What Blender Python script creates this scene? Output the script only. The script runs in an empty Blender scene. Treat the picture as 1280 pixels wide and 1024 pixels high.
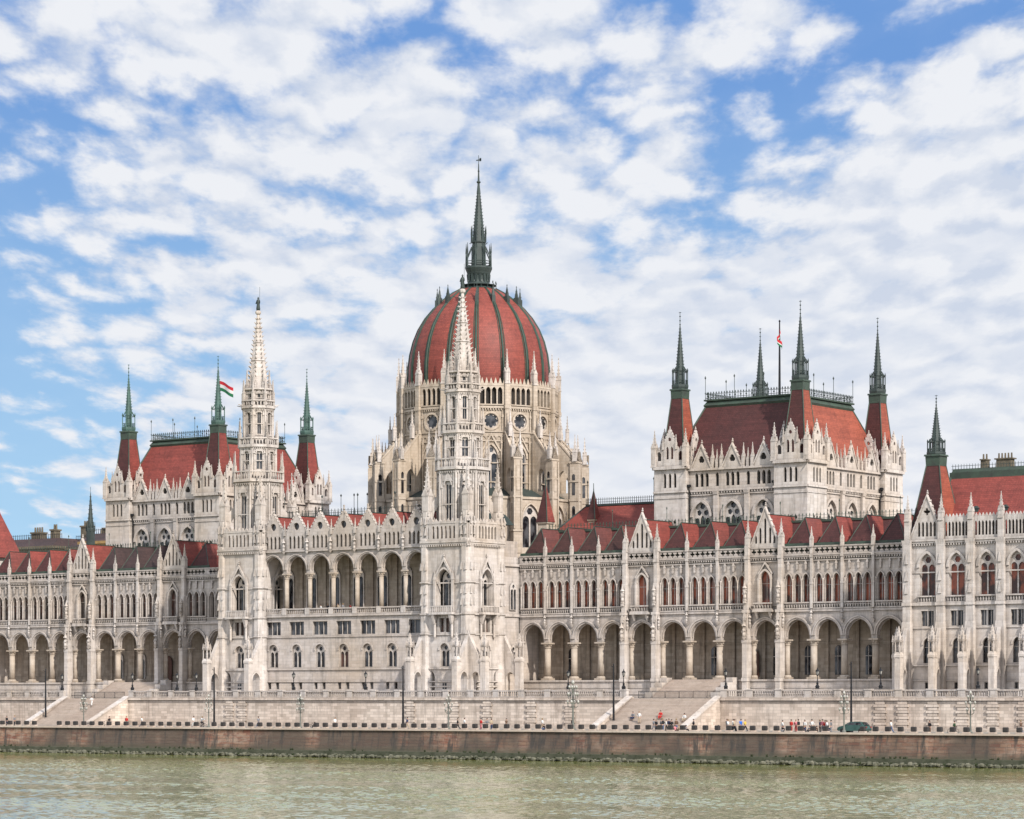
import bpy, bmesh, math, random
from mathutils import Matrix, Vector
from mathutils.geometry import tessellate_polygon
random.seed(7)
PI = math.pi
sin, cos, rad = math.sin, math.cos, math.radians
C = bpy.context.scene.collection
CAM = Vector((291.9, -389.8, 0.0))
I4 = Matrix.Identity(4)

# ------------------------------------------------------------------ helpers
class MB:
    def __init__(s):
        s.v = []; s.f = []; s.m = []; s.sm = []; s.M = I4.copy()
    def add(s, vs, fs, mat=0, smooth=False):
        b = len(s.v); M = s.M
        s.v.extend([tuple(M @ Vector(p)) for p in vs])
        for f in fs:
            s.f.append(tuple(i + b for i in f)); s.m.append(mat); s.sm.append(smooth)
        return s
    def box(s, x0, x1, y0, y1, z0, z1, mat=0):
        return s.add([(x0,y0,z0),(x1,y0,z0),(x1,y1,z0),(x0,y1,z0),(x0,y0,z1),(x1,y0,z1),(x1,y1,z1),(x0,y1,z1)],
              [(3,2,1,0),(4,5,6,7),(0,1,5,4),(1,2,6,5),(2,3,7,6),(3,0,4,7)], mat)
    def frus(s, cx, cy, z0, z1, a0, b0, a1, b1, mat=0):     # half sizes
        return s.add([(cx-a0,cy-b0,z0),(cx+a0,cy-b0,z0),(cx+a0,cy+b0,z0),(cx-a0,cy+b0,z0),
               (cx-a1,cy-b1,z1),(cx+a1,cy-b1,z1),(cx+a1,cy+b1,z1),(cx-a1,cy+b1,z1)],
              [(3,2,1,0),(4,5,6,7),(0,1,5,4),(1,2,6,5),(2,3,7,6),(3,0,4,7)], mat)
    def lathe(s, cx, cy, prof, n=12, mat=0, rot=0.0, smooth=False):
        vs = []; fs = []
        for r, z in prof:
            for k in range(n):
                a = rot + 2*PI*k/n
                vs.append((cx + r*cos(a), cy + r*sin(a), z))
        for j in range(len(prof)-1):
            for k in range(n):
                k2 = (k+1) % n
                fs.append((j*n+k, j*n+k2, (j+1)*n+k2, (j+1)*n+k))
        s.add(vs, fs, mat, smooth)
        b = len(s.v) - len(vs)
        if prof[0][0] > 1e-4: s.f.append(tuple(b+k for k in reversed(range(n)))); s.m.append(mat); s.sm.append(False)
        if prof[-1][0] > 1e-4:
            o = b + (len(prof)-1)*n
            s.f.append(tuple(o+k for k in range(n))); s.m.append(mat); s.sm.append(False)
        return s
    def tube(s, pts, r, n=6, mat=0, smooth=True, ref=None):
        P = [Vector(p) for p in pts]; R = r if isinstance(r, (list, tuple)) else [r]*len(P)
        vs = []; fs = []
        for i, p in enumerate(P):
            d = (P[min(i+1, len(P)-1)] - P[max(i-1, 0)]).normalized()
            u = Vector(ref) if ref else d.cross(Vector((0, 0, 1)))
            if u.length < 1e-3: u = Vector((1, 0, 0))
            u.normalize(); w = u.cross(d)
            for k in range(n):
                a = 2*PI*k/n
                vs.append(tuple(p + (u*cos(a) + w*sin(a))*R[i]))
        for i in range(len(P)-1):
            for k in range(n):
                k2 = (k+1) % n
                fs.append((i*n+k, i*n+k2, (i+1)*n+k2, (i+1)*n+k))
        fs.append(tuple(range(n))); fs.append(tuple((len(P)-1)*n+k for k in range(n)))
        return s.add(vs, fs, mat, smooth)
    def panel(s, outer, holes, y0, y1, mat=0, back=False):
        """wall sheet in local XZ, outer face at y0, reveals back to y1"""
        loops = [outer] + holes
        flat = [p for l in loops for p in l]
        tris = tessellate_polygon([[Vector((x, z, 0)) for x, z in l] for l in loops])
        fs = []
        for t in tris:
            a, b, c = [flat[i] for i in t]
            if (b[0]-a[0])*(c[1]-a[1]) - (b[1]-a[1])*(c[0]-a[0]) < 0: t = (t[0], t[2], t[1])
            fs.append(tuple(t))
        n = len(flat)
        vs = [(x, y0, z) for x, z in flat] + [(x, y1, z) for x, z in flat]
        if back: fs += [tuple(n+i for i in reversed(f)) for f in fs]
        o = 0
        for li, l in enumerate(loops):
            k = len(l)
            ar = sum(l[i][0]*l[(i+1) % k][1] - l[(i+1) % k][0]*l[i][1] for i in range(k))
            flip = (ar < 0) != (li > 0)
            for i in range(k):
                j = (i+1) % k
                q = (o+j, o+i, n+o+i, n+o+j)
                fs.append(tuple(reversed(q)) if flip else q)
            o += k
        return s.add(vs, fs, mat)
    def ring(s, inner, outer, y0, y1, mat=0):              # open strip between two equal-length paths
        n = len(inner)
        vs = [(x, y0, z) for x, z in inner] + [(x, y0, z) for x, z in outer] + [(x, y1, z) for x, z in inner] + [(x, y1, z) for x, z in outer]
        fs = []
        for i in range(n-1):
            fs += [(i, i+1, n+i+1, n+i), (2*n+i, 2*n+i+1, i+1, i), (n+i, n+i+1, 3*n+i+1, 3*n+i)]
        return s.add(vs, fs, mat)
    def mesh(s, name, mats):
        me = bpy.data.meshes.new(name)
        me.from_pydata(s.v, [], s.f)
        for m in mats: me.materials.append(m)
        me.polygons.foreach_set('material_index', s.m)
        me.polygons.foreach_set('use_smooth', s.sm)
        me.update()
        return me
    def build(s, name, mats, parent=None):
        if not isinstance(mats, (list, tuple)): mats = [mats]
        return link(name, s.mesh(name, mats), parent)

def link(name, me, parent=None, M=None):
    o = bpy.data.objects.new(name, me); C.objects.link(o)
    if parent is not None: o.parent = parent
    if M is not None: o.matrix_local = M
    return o
def tag(o, label=None, cat=None, group=None, kind=None):
    if label: o['label'] = label
    if cat: o['category'] = cat
    if group: o['group'] = group
    if kind: o['kind'] = kind
    return o
def empty(name, loc=(0,0,0), rz=0.0, parent=None):
    o = bpy.data.objects.new(name, None); C.objects.link(o)
    o.location = loc; o.rotation_euler = (0, 0, rz); o.empty_display_size = 0.3
    if parent: o.parent = parent
    return o
def copy_tree(o):
    c = o.copy(); C.objects.link(c)
    for ch in o.children:
        d = ch.copy(); C.objects.link(d); d.parent = c
        for g in ch.children:
            e = g.copy(); C.objects.link(e); e.parent = d
    return c
def T(x, y, z=0.0, rz=0.0, sx=1.0, sz=None):
    return Matrix.Translation((x, y, z)) @ Matrix.Rotation(rz, 4, 'Z') @ Matrix.Diagonal((sx, sx, sx if sz is None else sz, 1))
def facing(M, lim=0.04):
    n = (M.to_3x3() @ Vector((0, -1, 0))).normalized()
    return n.dot((CAM - M.translation).normalized()) > lim
def arch(cx, w, z0, zs, za, n=7):
    """closed outline of an arched opening: sill z0, spring zs, apex za"""
    return [(cx-w/2, z0), (cx+w/2, z0)] + arc(cx, w, zs, za, n)
def arc(cx, w, zs, za, n=7):
    h = za - zs; hw = w/2; pts = []
    if h >= hw:
        R = (hw*hw + h*h)/(2*hw); a1 = math.asin(min(1, h/R))
        for i in range(n+1):
            t = a1*i/n; pts.append((hw - R + R*cos(t), R*sin(t)))
    else:
        for i in range(n+1):
            t = PI/2*i/n; pts.append((hw*cos(t), h*sin(t)))
    return [(cx+x, zs+z) for x, z in pts] + [(cx-x, zs+z) for x, z in reversed(pts[:-1])]
def circ(cx, cz, r, n=14):
    return [(cx + r*cos(2*PI*i/n), cz + r*sin(2*PI*i/n)) for i in range(n)]
def foil(cx, cz, r, k=4, d=.32, n=4, rot=0.0):
    pts = []
    for j in range(k):
        for i in range(n):
            a = rot + 2*PI*(j + i/n)/k
            pts.append((cx + r*(1-d+d*abs(cos(k*(a-rot)/2)))*cos(a), cz + r*(1-d+d*abs(cos(k*(a-rot)/2)))*sin(a)))
    return pts
def rect(x0, x1, z0, z1): return [(x0, z0), (x1, z0), (x1, z1), (x0, z1)]

# ------------------------------------------------------------------ materials
def newmat(name):
    m = bpy.data.materials.new(name); m.use_nodes = True
    nt = m.node_tree; nt.nodes.clear()
    out = nt.nodes.new('ShaderNodeOutputMaterial'); b = nt.nodes.new('ShaderNodeBsdfPrincipled')
    nt.links.new(b.outputs[0], out.inputs[0])
    return m, nt, b
class N:
    def __init__(s, nt): s.nt = nt
    def node(s, t, **kw):
        n = s.nt.nodes.new(t)
        for k, v in kw.items(): setattr(n, k, v)
        return n
    def put(s, sock, v):
        if isinstance(v, bpy.types.NodeSocket): s.nt.links.new(v, sock)
        elif v is not None: sock.default_value = v
    def math(s, op, a, b=None, c=None, clamp=False):
        n = s.node('ShaderNodeMath', operation=op, use_clamp=clamp)
        s.put(n.inputs[0], a); s.put(n.inputs[1], b); s.put(n.inputs[2], c)
        return n.outputs[0]
    def pos(s): return s.node('ShaderNodeNewGeometry').outputs['Position']
    def sep(s, v):
        n = s.node('ShaderNodeSeparateXYZ'); s.put(n.inputs[0], v); return n.outputs
    def comb(s, x, y, z):
        n = s.node('ShaderNodeCombineXYZ'); s.put(n.inputs[0], x); s.put(n.inputs[1], y); s.put(n.inputs[2], z); return n.outputs[0]
    def mapping(s, v, sc=(1,1,1), loc=(0,0,0), rot=(0,0,0)):
        n = s.node('ShaderNodeMapping'); s.put(n.inputs[0], v); n.inputs['Scale'].default_value = sc
        n.inputs['Location'].default_value = loc; n.inputs['Rotation'].default_value = rot; return n.outputs[0]
    def noise(s, v, scale=1.0, detail=4.0, rough=.55, dist=0.0):
        n = s.node('ShaderNodeTexNoise'); s.put(n.inputs['Vector'], v); n.inputs['Scale'].default_value = scale
        n.inputs['Detail'].default_value = detail; n.inputs['Roughness'].default_value = rough; n.inputs['Distortion'].default_value = dist
        return n.outputs[0]
    def noise2(s, *a, **k):
        o = s.noise(*a, **k); o.node.noise_dimensions = '2D'; return o
    def ramp(s, v, lo, hi, a=0.0, b=1.0, smooth=False):
        n = s.node('ShaderNodeMapRange', clamp=True)
        if smooth: n.interpolation_type = 'SMOOTHSTEP'
        s.put(n.inputs[0], v); s.put(n.inputs[1], lo); s.put(n.inputs[2], hi); s.put(n.inputs[3], a); s.put(n.inputs[4], b); return n.outputs[0]
    def mix(s, f, a, b, mode='MIX'):
        n = s.node('ShaderNodeMix', data_type='RGBA', blend_type=mode)
        s.put(n.inputs[0], f)
        for i, v in ((6, a), (7, b)):
            if isinstance(v, (tuple, list)): v = (*v, 1.0) if len(v) == 3 else v
            s.put(n.inputs[i], v)
        return n.outputs[2]
    def bump(s, h, strength=.3, dist=.05):
        n = s.node('ShaderNodeBump'); s.put(n.inputs['Height'], h); n.inputs['Strength'].default_value = strength
        n.inputs['Distance'].default_value = dist; return n.outputs[0]

def stone(name, col, grime_and_shade=(.2,.18,.16), g=.45, warm=(.52,.40,.28), blocks=(1.1,.5), joint=.12, rough=.88, contrast=.2):
    m, nt, b = newmat(name); q = N(nt); p = q.pos(); x, y, z = q.sep(p)
    wall = q.comb(q.math('ADD', x, y), z, 0.0)
    br = q.node('ShaderNodeTexBrick'); q.put(br.inputs['Vector'], wall)
    br.inputs['Scale'].default_value = 1.0; br.inputs['Brick Width'].default_value = blocks[0]; br.inputs['Row Height'].default_value = blocks[1]
    br.inputs['Mortar Size'].default_value = .02; br.inputs['Mortar Smooth'].default_value = .3; br.inputs['Bias'].default_value = 0.0
    br.inputs['Color1'].default_value = (*[k*(1-contrast) for k in (1,.97,.93)],1); br.inputs['Color2'].default_value = (1,1,1,1); br.inputs['Mortar'].default_value = (1-joint*3,)*3 + (1,)
    big = q.noise(p, .09, 3, .6); mid = q.noise(p, .8, 5, .65)
    streak = q.noise(q.mapping(p, (1.3,1.3,.14)), 1.0, 5, .7)
    c = q.mix(q.ramp(big, .42, .72, 0, .55), col, warm)
    c = q.mix(.75, c, br.outputs['Color'], 'MULTIPLY')
    c = q.mix(q.ramp(streak, .49, .70, 0, g), c, grime_and_shade)
    c = q.mix(q.ramp(mid, .54, .78, 0, g*.8), c, grime_and_shade)
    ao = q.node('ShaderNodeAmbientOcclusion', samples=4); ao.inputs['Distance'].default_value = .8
    c = q.mix(q.math('MULTIPLY', q.ramp(ao.outputs['AO'], .3, .93, .8, 0), q.ramp(mid, .3, .6, .6, 1)), c, tuple(k*.8 for k in grime_and_shade))   # shade of the recesses painted into the stone colour
    nt.links.new(c, b.inputs['Base Color']); b.inputs['Roughness'].default_value = rough
    b.inputs['Specular IOR Level'].default_value = .25
    nt.links.new(q.bump(q.math('ADD', mid, q.math('MULTIPLY', br.outputs['Fac'], -.6)), .35, .06), b.inputs['Normal'])
    return m
def roofmat(name, col, dark, rough=.65):
    m, nt, b = newmat(name); q = N(nt); p = q.pos(); x, y, z = q.sep(p)
    v = q.comb(q.math('ADD', x, y), z, 0.0)
    br = q.node('ShaderNodeTexBrick'); q.put(br.inputs['Vector'], v); br.inputs['Scale'].default_value = 1.0
    br.inputs['Brick Width'].default_value = .42; br.inputs['Row Height'].default_value = .3; br.inputs['Mortar Size'].default_value = .03
    br.inputs['Color1'].default_value = (.72,.72,.72,1); br.inputs['Color2'].default_value = (1,1,1,1); br.inputs['Mortar'].default_value = (.6,.6,.6,1)
    n1 = q.noise(p, .35, 5, .65); n2 = q.noise(q.mapping(p, (1.6,1.6,.22)), 1.0, 5, .7)
    c = q.mix(q.ramp(n1, .35, .7, 0, .6), col, dark)
    c = q.mix(q.ramp(n2, .52, .75, 0, .5), c, tuple(k*.45 for k in dark))
    band = q.noise(q.comb(q.math('MULTIPLY', q.math('ADD', x, y), .05), q.math('MULTIPLY', z, 2.1), 0.0), 1.0, 2, .6)       # tile courses laid at different times
    c = q.mix(q.ramp(band,    .40, .62, 0, .3), c, tuple(k*.6 for k in dark))
    patch = q.node('ShaderNodeTexVoronoi'); q.put(patch.inputs['Vector'], q.comb(q.math('MULTIPLY', q.math('ADD', x, y), .35), q.math('MULTIPLY', z, .5), 0.0)); patch.inputs['Scale'].default_value = 1.0
    c = q.mix(q.ramp(q.sep(patch.outputs['Color'])[0],    .72, .74, 0, .14), c, tuple(min(1, k*1.5) for k in col))             # re-laid patches
    c = q.mix(.8, c, br.outputs['Color'], 'MULTIPLY')
    nt.links.new(c, b.inputs['Base Color']); b.inputs['Roughness'].default_value = rough; b.inputs['Specular IOR Level'].default_value = .3
    nt.links.new(q.bump(q.math('ADD', n1, q.math('MULTIPLY', br.outputs['Fac'], -.5)), .4, .05), b.inputs['Normal'])
    return m
def plain(name, col, rough=.6, metal=0.0, var=.35, scale=1.5, spec=.4, alt=None):
    m, nt, b = newmat(name); q = N(nt); p = q.pos()
    n = q.noise(p, scale, 5, .65)
    c = q.mix(q.ramp(n, .35, .72, 0, 1), col, alt if alt else tuple(k*(1-var) for k in col))
    nt.links.new(c, b.inputs['Base Color']); b.inputs['Roughness'].default_value = rough; b.inputs['Metallic'].default_value = metal
    b.inputs['Specular IOR Level'].default_value = spec
    return m
def glassmat(name, col, alt, rough=.18):
    m, nt, b = newmat(name); q = N(nt); p = q.pos()
    n = q.noise(q.mapping(p, (.9,.9,.55)), 1.0, 2, .5)
    c = q.mix(q.ramp(n, .42, .60, 0, 1), col, alt)
    nt.links.new(c, b.inputs['Base Color']); b.inputs['Roughness'].default_value = rough; b.inputs['Specular IOR Level'].default_value = .5
    return m

M = {}
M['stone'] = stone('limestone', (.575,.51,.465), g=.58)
M['stone2'] = stone('pale_carved_limestone', (.63,.57,.525), grime_and_shade=(.19,.165,.145), g=.6, joint=.07)
M['stone_warm'] = stone('ochre_limestone', (.55,.465,.38), grime_and_shade=(.21,.16,.11), g=.5, warm=(.46,.33,.20))
M['stone_col'] = stone('weathered_column_stone', (.49,.42,.35), grime_and_shade=(.2,.15,.11), g=.5, warm=(.42,.31,.21), joint=.02)
M['stone_in'] = stone('arcade_wall_stone', (.43,.365,.295), grime_and_shade=(.12,.095,.075), g=.7, warm=(.36,.25,.17), contrast=.35)
M['ashlar'] = stone('terrace_ashlar', (.75,.635,.535), grime_and_shade=(.24,.195,.16), g=.6, warm=(.47,.34,.26), blocks=(1.3,.42), joint=.2, contrast=.42)
M['step'] = stone('step_stone', (.64,.54,.455), grime_and_shade=(.3,.24,.2), g=.35, warm=(.5,.37,.29), blocks=(2.4,.2), joint=.1)
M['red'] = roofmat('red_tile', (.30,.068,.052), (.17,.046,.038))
M['red_lit'] = roofmat('sunlit_red_tile', (.38,.10,.06), (.24,.066,.045))  # copy for slopes facing the sun, sunlight put into the colour
M['red_shade'] = roofmat('shaded_red_tile', (.105,.034,.031), (.065,.03,.028))  # copy for slopes turned from the sun, shade put into the colour
M['red_old'] = roofmat('weathered_red_tile', (.19,.06,.05), (.10,.045,.042))
M['red_old2'] = roofmat('patched_red_tile', (.27,.07,.055), (.13,.05,.045))
M['red_deep_shade'] = roofmat('deep_shaded_red_tile', (.085,.034,.03), (.05,.035,.03))  # darkest copy for front slopes of the inner bays, shade painted in
M['slate'] = roofmat('dark_slate', (.085,.05,.047), (.045,.036,.036))
M['dome'] = roofmat('dome_red_tile', (.32,.074,.052), (.19,.05,.04), .55)
M['copper'] = plain('aged_copper', (.055,.085,.06), .6, 0, .5, .9, alt=(.04,.045,.038))
M['copper_dk'] = plain('dark_copper', (.045,.062,.055), .55, 0, .4, .9, alt=(.026,.034,.032))
M['rib'] = plain('green_copper_rib', (.035,.066,.044), .6, 0, .4, .9, alt=(.022,.034,.027))
M['verdigris'] = plain('verdigris_copper', (.07,.135,.11), .6, 0, .4, .9, alt=(.042,.07,.06))
M['glass'] = glassmat('dark_window_glass', (.010,.010,.012), (.085,.085,.09), .1)
M['glass_red'] = glassmat('red_curtained_glass', (.04,.015,.011), (.26,.066,.032), .3)
M['glass_brown'] = glassmat('brown_curtained_glass', (.025,.016,.013), (.09,.04,.028), .3)
M['wood'] = plain('dark_oak_door', (.11,.045,.028), .55, 0, .4, 2)
M['iron'] = plain('black_iron', (.018,.018,.02), .5, .3, .3, 3)
M['iron_gr'] = plain('grey_green_painted_iron', (.16,.165,.14), .6, 0, .35, 3)
M['steel'] = plain('weathered_steel', (.085,.08,.075), .5, .4, .3, 3)
M['white'] = plain('white_paint', (.72,.70,.66), .5, 0, .15, 2)
M['opal'] = plain('opal_glass', (.40,.38,.335), .25, 0, .1, 2, .6)
M['bronze'] = plain('green_bronze', (.06,.12,.095), .55, 0, .5, 4)
M['chimney'] = plain('sooty_chimney_brick', (.16,.13,.09), .9, 0, .5, 1.2)
M['ochre'] = plain('ochre_render', (.36,.23,.09), .9, 0, .4, .8)
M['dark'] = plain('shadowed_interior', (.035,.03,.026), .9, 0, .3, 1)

def quaymat():
    m, nt, b = newmat('quay_masonry'); q = N(nt); p = q.pos(); x, y, z = q.sep(p)
    br = q.node('ShaderNodeTexBrick'); q.put(br.inputs['Vector'], q.comb(x, z, 0.0)); br.inputs['Scale'].default_value = 1.0
    br.inputs['Brick Width'].default_value = 1.5; br.inputs['Row Height'].default_value = .43; br.inputs['Mortar Size'].default_value = .03
    br.inputs['Color1'].default_value = (.20,.075,.048,1); br.inputs['Color2'].default_value = (.31,.18,.115,1); br.inputs['Mortar'].default_value = (.10,.075,.06,1)
    mid = q.noise(q.mapping(p, (.5,.5,1.6)), 1.0, 6, .75); big = q.noise(q.mapping(p, (.09,.09,.05)), 1.0, 3, .6)
    st = q.noise(q.mapping(p, (.8,.8,.07)), 1.0, 5, .7)
    c = q.mix(q.ramp(mid, .46, .62, 0, .7), br.outputs['Color'], (.37,.275,.205))
    c = q.mix(q.ramp(big, .44, .56, 0, .85), c, (.085,.065,.05))
    c = q.mix(q.ramp(st, .50, .62, 0, .9), c, (.05,.045,.04))
    c = q.mix(q.ramp(z, -7.6, -6.7, .8, 0), c, (.085,.08,.05))
    nt.links.new(c, b.inputs['Base Color']); b.inputs['Roughness'].default_value = .85
    nt.links.new(q.bump(q.math('ADD', mid, q.math('MULTIPLY', br.outputs['Fac'], -.5)), .6, .1), b.inputs['Normal'])
    return m
M['quay'] = quaymat()
M['asphalt'] = plain('worn_asphalt', (.10,.095,.09), .9, 0, .3, .6)
M['paving'] = plain('pale_paving', (.42,.38,.33), .9, 0, .3, .7)
M['bollard'] = plain('dark_basalt', (.045,.04,.038), .8, 0, .4, 2)
M['rock'] = plain('mossy_rock', (.17,.16,.115), .9, 0, .6, 1.1, alt=(.018,.023,.010))
M['weed'] = plain('river_bank_weeds', (.045,.062,.022), .8, 0, .5, 1.3)
M['moss'] = plain('mossy_slab', (.105,.105,.07), .9, 0, .5, .8, alt=(.035,.042,.02))

def watermat():
    m, nt, b = newmat('river_water'); q = N(nt); p = q.pos(); x, y, z = q.sep(p)
    big = q.noise(q.mapping(p, (.012,.03,0)), 1.0, 3, .6)
    far = q.ramp(q.math('ADD', y, q.math('MULTIPLY', big, 60.0)), -125.0, -55.0, 0, 1, True)
    c = q.mix(far, q.mix(q.ramp(big, .4, .65), (.20,.225,.11), (.245,.26,.14)), (.175,.185,.04))  # olive reflection of the bank painted into the nearshore water colour
    nt.links.new(c, b.inputs['Base Color']); b.inputs['Roughness'].default_value = .06; b.inputs['IOR'].default_value = 1.36
    w1 = q.noise(q.mapping(p, (.20,.16,0), rot=(0,0,.63)), 1.0, 2, .5, .8)
    w2 = q.noise(q.mapping(p, (.62,.42,0), rot=(0,0,.63)), 1.0, 3, .6, .8)
    gust = q.ramp(q.noise(q.mapping(p, (.016,.03,0)), 1.0, 3, .6), .35, .65, .7, 1.2)
    lee = q.ramp(y, -120.0, -80.0, 1.0, .5, True)
    h = q.math('MULTIPLY', q.math('ADD', w1, q.math('MULTIPLY', w2, .42)), q.math('MULTIPLY', gust, lee))
    nt.links.new(q.bump(h, 1.0, .10), b.inputs['Normal'])
    return m
M['water'] = watermat()

# ------------------------------------------------------------------ shared small meshes
_cache = {}
def cached(key, fn):
    if key not in _cache: _cache[key] = fn()
    return _cache[key]
def finial(b, cx, cy, z, r, n=6):
    b.lathe(cx, cy, [(r*.35, z), (r*.35, z+r*1.0), (r, z+r*1.5), (r*.3, z+r*2.2), (r*.6, z+r*2.8), (0.0, z+r*4)], n)
def spike(b, cx, cy, z0, z1, r0, r1=0.06, n=8, rings=7, cr=.16, mat=0, rot=PI/8):
    """tapered polygonal spire with crockets on its edges"""
    b.lathe(cx, cy, [(r0, z0), (r1, z1)], n, mat, rot)
    for j in range(1, rings):
        t = j/rings; r = r0 + (r1-r0)*t; z = z0 + (z1-z0)*t; c = cr*(1-.45*t)
        for k in range(n):
            a = rot + 2*PI*k/n
            ux, uy = cos(a), sin(a); px, py = -uy*c*.4, ux*c*.4
            ox, oy = cx+ux*r*.96, cy+uy*r*.96
            tx, ty = ox+ux*c*1.25, oy+uy*c*1.25
            b.add([(ox+px,oy+py,z-c*.55),(ox-px,oy-py,z-c*.55),(tx,ty,z+c*.65),(ox,oy,z+c*.35)], [(0,1,2),(0,2,3),(1,3,2)], mat)
def pinnacle_mesh(w=.36, hs=1.6, hp=2.2, rings=5, name='pinnacle'):
    def f():
        b = MB()
        b.box(-w*1.15, w*1.15, -w*1.15, w*1.15, 0, w*.5)
        b.box(-w, w, -w, w, w*.5, hs)
        for k in range(4):                                  # little gablets
            b.M = Matrix.Rotation(k*PI/2, 4, 'Z')
            b.add([(-w*1.1,-w*1.12,hs),(w*1.1,-w*1.12,hs),(0,-w*1.12,hs+w*2.0),(0,0,hs+w*1.6)], [(0,1,2),(1,3,2),(2,3,0)])
            b.box(-w*.55, w*.55, -w*1.06, -w*.9, w*1.2, hs-.1)
        b.M = I4
        spike(b, 0, 0, hs, hs+hp, w*.92, .05, 4, rings, w*.42, 0, PI/4)
        finial(b, 0, 0, hs+hp-.12, max(.1, w*.3))
        return b.mesh(name, [M['stone2']])
    return cached(('pin', w, hs, hp, rings), f)
def column_mesh(h, r, cap=.85):
    def f():
        b = MB()
        b.box(-r*1.55, r*1.55, -r*1.55, r*1.55, 0, .3); b.lathe(0, 0, [(r*1.5,.3),(r*1.45,.45),(r*1.15,.6)], 12)
        b.lathe(0, 0, [(r,.6),(r*.95,h-cap)], 14, 0, 0, True)
        b.lathe(0, 0, [(r*1.12,h-cap),(r*1.12,h-cap+.1),(r*.98,h-cap+.16),(r*1.1,h-cap*.55),(r*1.38,h-.24)], 12)
        for k in range(8):
            a = k*PI/4
            b.M = T(cos(a)*r*1.15, sin(a)*r*1.15, h-cap*.5, a); b.box(-.07,.07,-.1,.1,-.12,.14)
        b.M = I4
        b.box(-r*1.5, r*1.5, -r*1.5, r*1.5, h-.24, h)
        return b.mesh('column', [M['stone_col']])
    return cached(('col', h, r), f)
def balustrade_mesh(L, h=1.05, step=.42, mat='stone', name='balustrade', lancet=False):
    L = round(L, 2)
    def f():
        b = MB(); n = max(2, int(L/step))
        b.box(-L/2, L/2, -.16, .16, 0, .17); b.box(-L/2, L/2, -.19, .19, h-.2, h)
        for i in range(n):
            x = -L/2 + (i+.5)*L/n; w = step*.17
            b.frus(x, 0, .17, h*.45, w*.7, w*.7, w*1.25, w*1.25); b.frus(x, 0, h*.45, h-.2, w*1.25, w*1.25, w*.7, w*.7)
        return b.mesh(name, [M[mat]])
    return cached(('bal', L, h, step, mat), f)
def statue_mesh(h=2.1):
    def f():
        b = MB(); s = h/2.1
        b.lathe(0, 0, [(.12*s,-.5*s),(.34*s,-.12*s),(.38*s,0)], 8)
        b.lathe(0, 0, [(.3*s,0),(.28*s,.5*s),(.22*s,.85*s),(.3*s,1.2*s),(.2*s,1.36*s),(.09*s,1.42*s)], 8, 0, 0, True)
        b.lathe(0, 0, [(.03*s,1.4*s),(.13*s,1.5*s),(.12*s,1.62*s),(.03*s,1.7*s)], 8, 0, 0, True)
        b.tube([(.26*s,0,1.22*s),(.36*s,-.1*s,.95*s),(.2*s,-.28*s,.9*s)], .075*s, 5); b.tube([(-.26*s,0,1.22*s),(-.36*s,-.05*s,.95*s),(-.3*s,-.2*s,.72*s)], .075*s, 5)
        b.lathe(0, 0.02, [(.42*s,1.78*s),(.42*s,1.9*s),(.2*s,2.1*s),(.05*s,2.7*s)], 6)
        return b.mesh('statue', [M['stone2']])
    return cached(('statue', h), f)
def window_mesh(kind, w, h, glass='glass', name='window'):
    """glazed window in local XZ: sill centre at the origin, facing -Y"""
    def f():
        b = MB(); fr = .09 if w < 1.3 else .13
        if kind == 'lancet':
            o = arch(0, w, 0, h-w*.62, h, 5)
            b.panel(o, [], 0, .06, 1)
            if w > .8: b.box(-.035, .035, -.07, 0, 0, h-.1); b.box(-w/2, w/2, -.06, 0, h*.62, h*.62+.07)
        elif kind == 'rect':
            b.panel(rect(-w/2, w/2, 0, h), [], 0, .06, 1); b.box(-.04, .04, -.06, 0, 0, h)
        elif kind == 'bifor':                               # two lancets under a foiled roundel in one arch
            o = arch(0, w, 0, h-w*.6, h, 7); lw = w*.39
            hl = h - w*.62
            holes = [arch(-w*.235, lw, .08, hl-lw*.6, hl, 4), arch(w*.235, lw, .08, hl-lw*.6, hl, 4)]
            if h > 2.6 and w > 1.3: holes.append(foil(0, h-w*.37, w*.19, 6, .22, 3))
            b.panel(o, holes, -.12, .05, 0); b.panel(arch(0, w-.02, .01, h-w*.6, h-.01, 7), [], .06, .09, 1)
        elif kind == 'trifor':
            b.panel(rect(-w/2, w/2, 0, h), [rect(-w/2+.04+i*w/3, -w/2+w/3-.05+i*w/3+.01, .06, h-.06) for i in range(3)], -.1, .04, 0)
            b.panel(rect(-w/2+.01, w/2-.01, .01, h-.01), [], .05, .08, 1)
        elif kind == 'rose':
            b.panel(circ(0, 0, w/2, 20), [foil(0, 0, w*.47, 8, .26, 4)], -.1, .05, 0); b.panel(circ(0, 0, w/2-.02, 20), [], .06, .09, 1)
        elif kind == 'tracery':                             # big traceried hall window
            o = arch(0, w, 0, h-w*.62, h, 8); lw = w*.29; hl = h-w*.76
            holes = [arch(i*w*.315, lw, .1, hl-lw*.6, hl + (0.35 if i == 0 else 0), 4) for i in (-1, 0, 1)]
            holes += [foil(-w*.2, hl+w*.24, w*.14, 5, .2, 3), foil(w*.2, hl+w*.24, w*.14, 5, .2, 3), foil(0, h-w*.2, w*.15, 5, .2, 3)]
            b.panel(o, holes, -.14, .05, 0); b.panel(arch(0, w-.02, .01, h-w*.62, h-.01, 8), [], .06, .09, 1)
        return b.mesh(name, [M['stone2'], M[glass]])
    return cached((kind, round(w, 2), round(h, 2), glass), f)
def place(name, me, parent, Mx, lim=.04):
    if lim is not None and not facing(Mx, lim): return None
    return link(name, me, parent, Mx)

# ================================================================== THE BUILDING
P = empty('parliament_building', (0, 0, 0))
tag(P, 'vast pale neo-Gothic parliament palace with red roofs and ribbed dome above the river terrace', 'palace')

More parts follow.
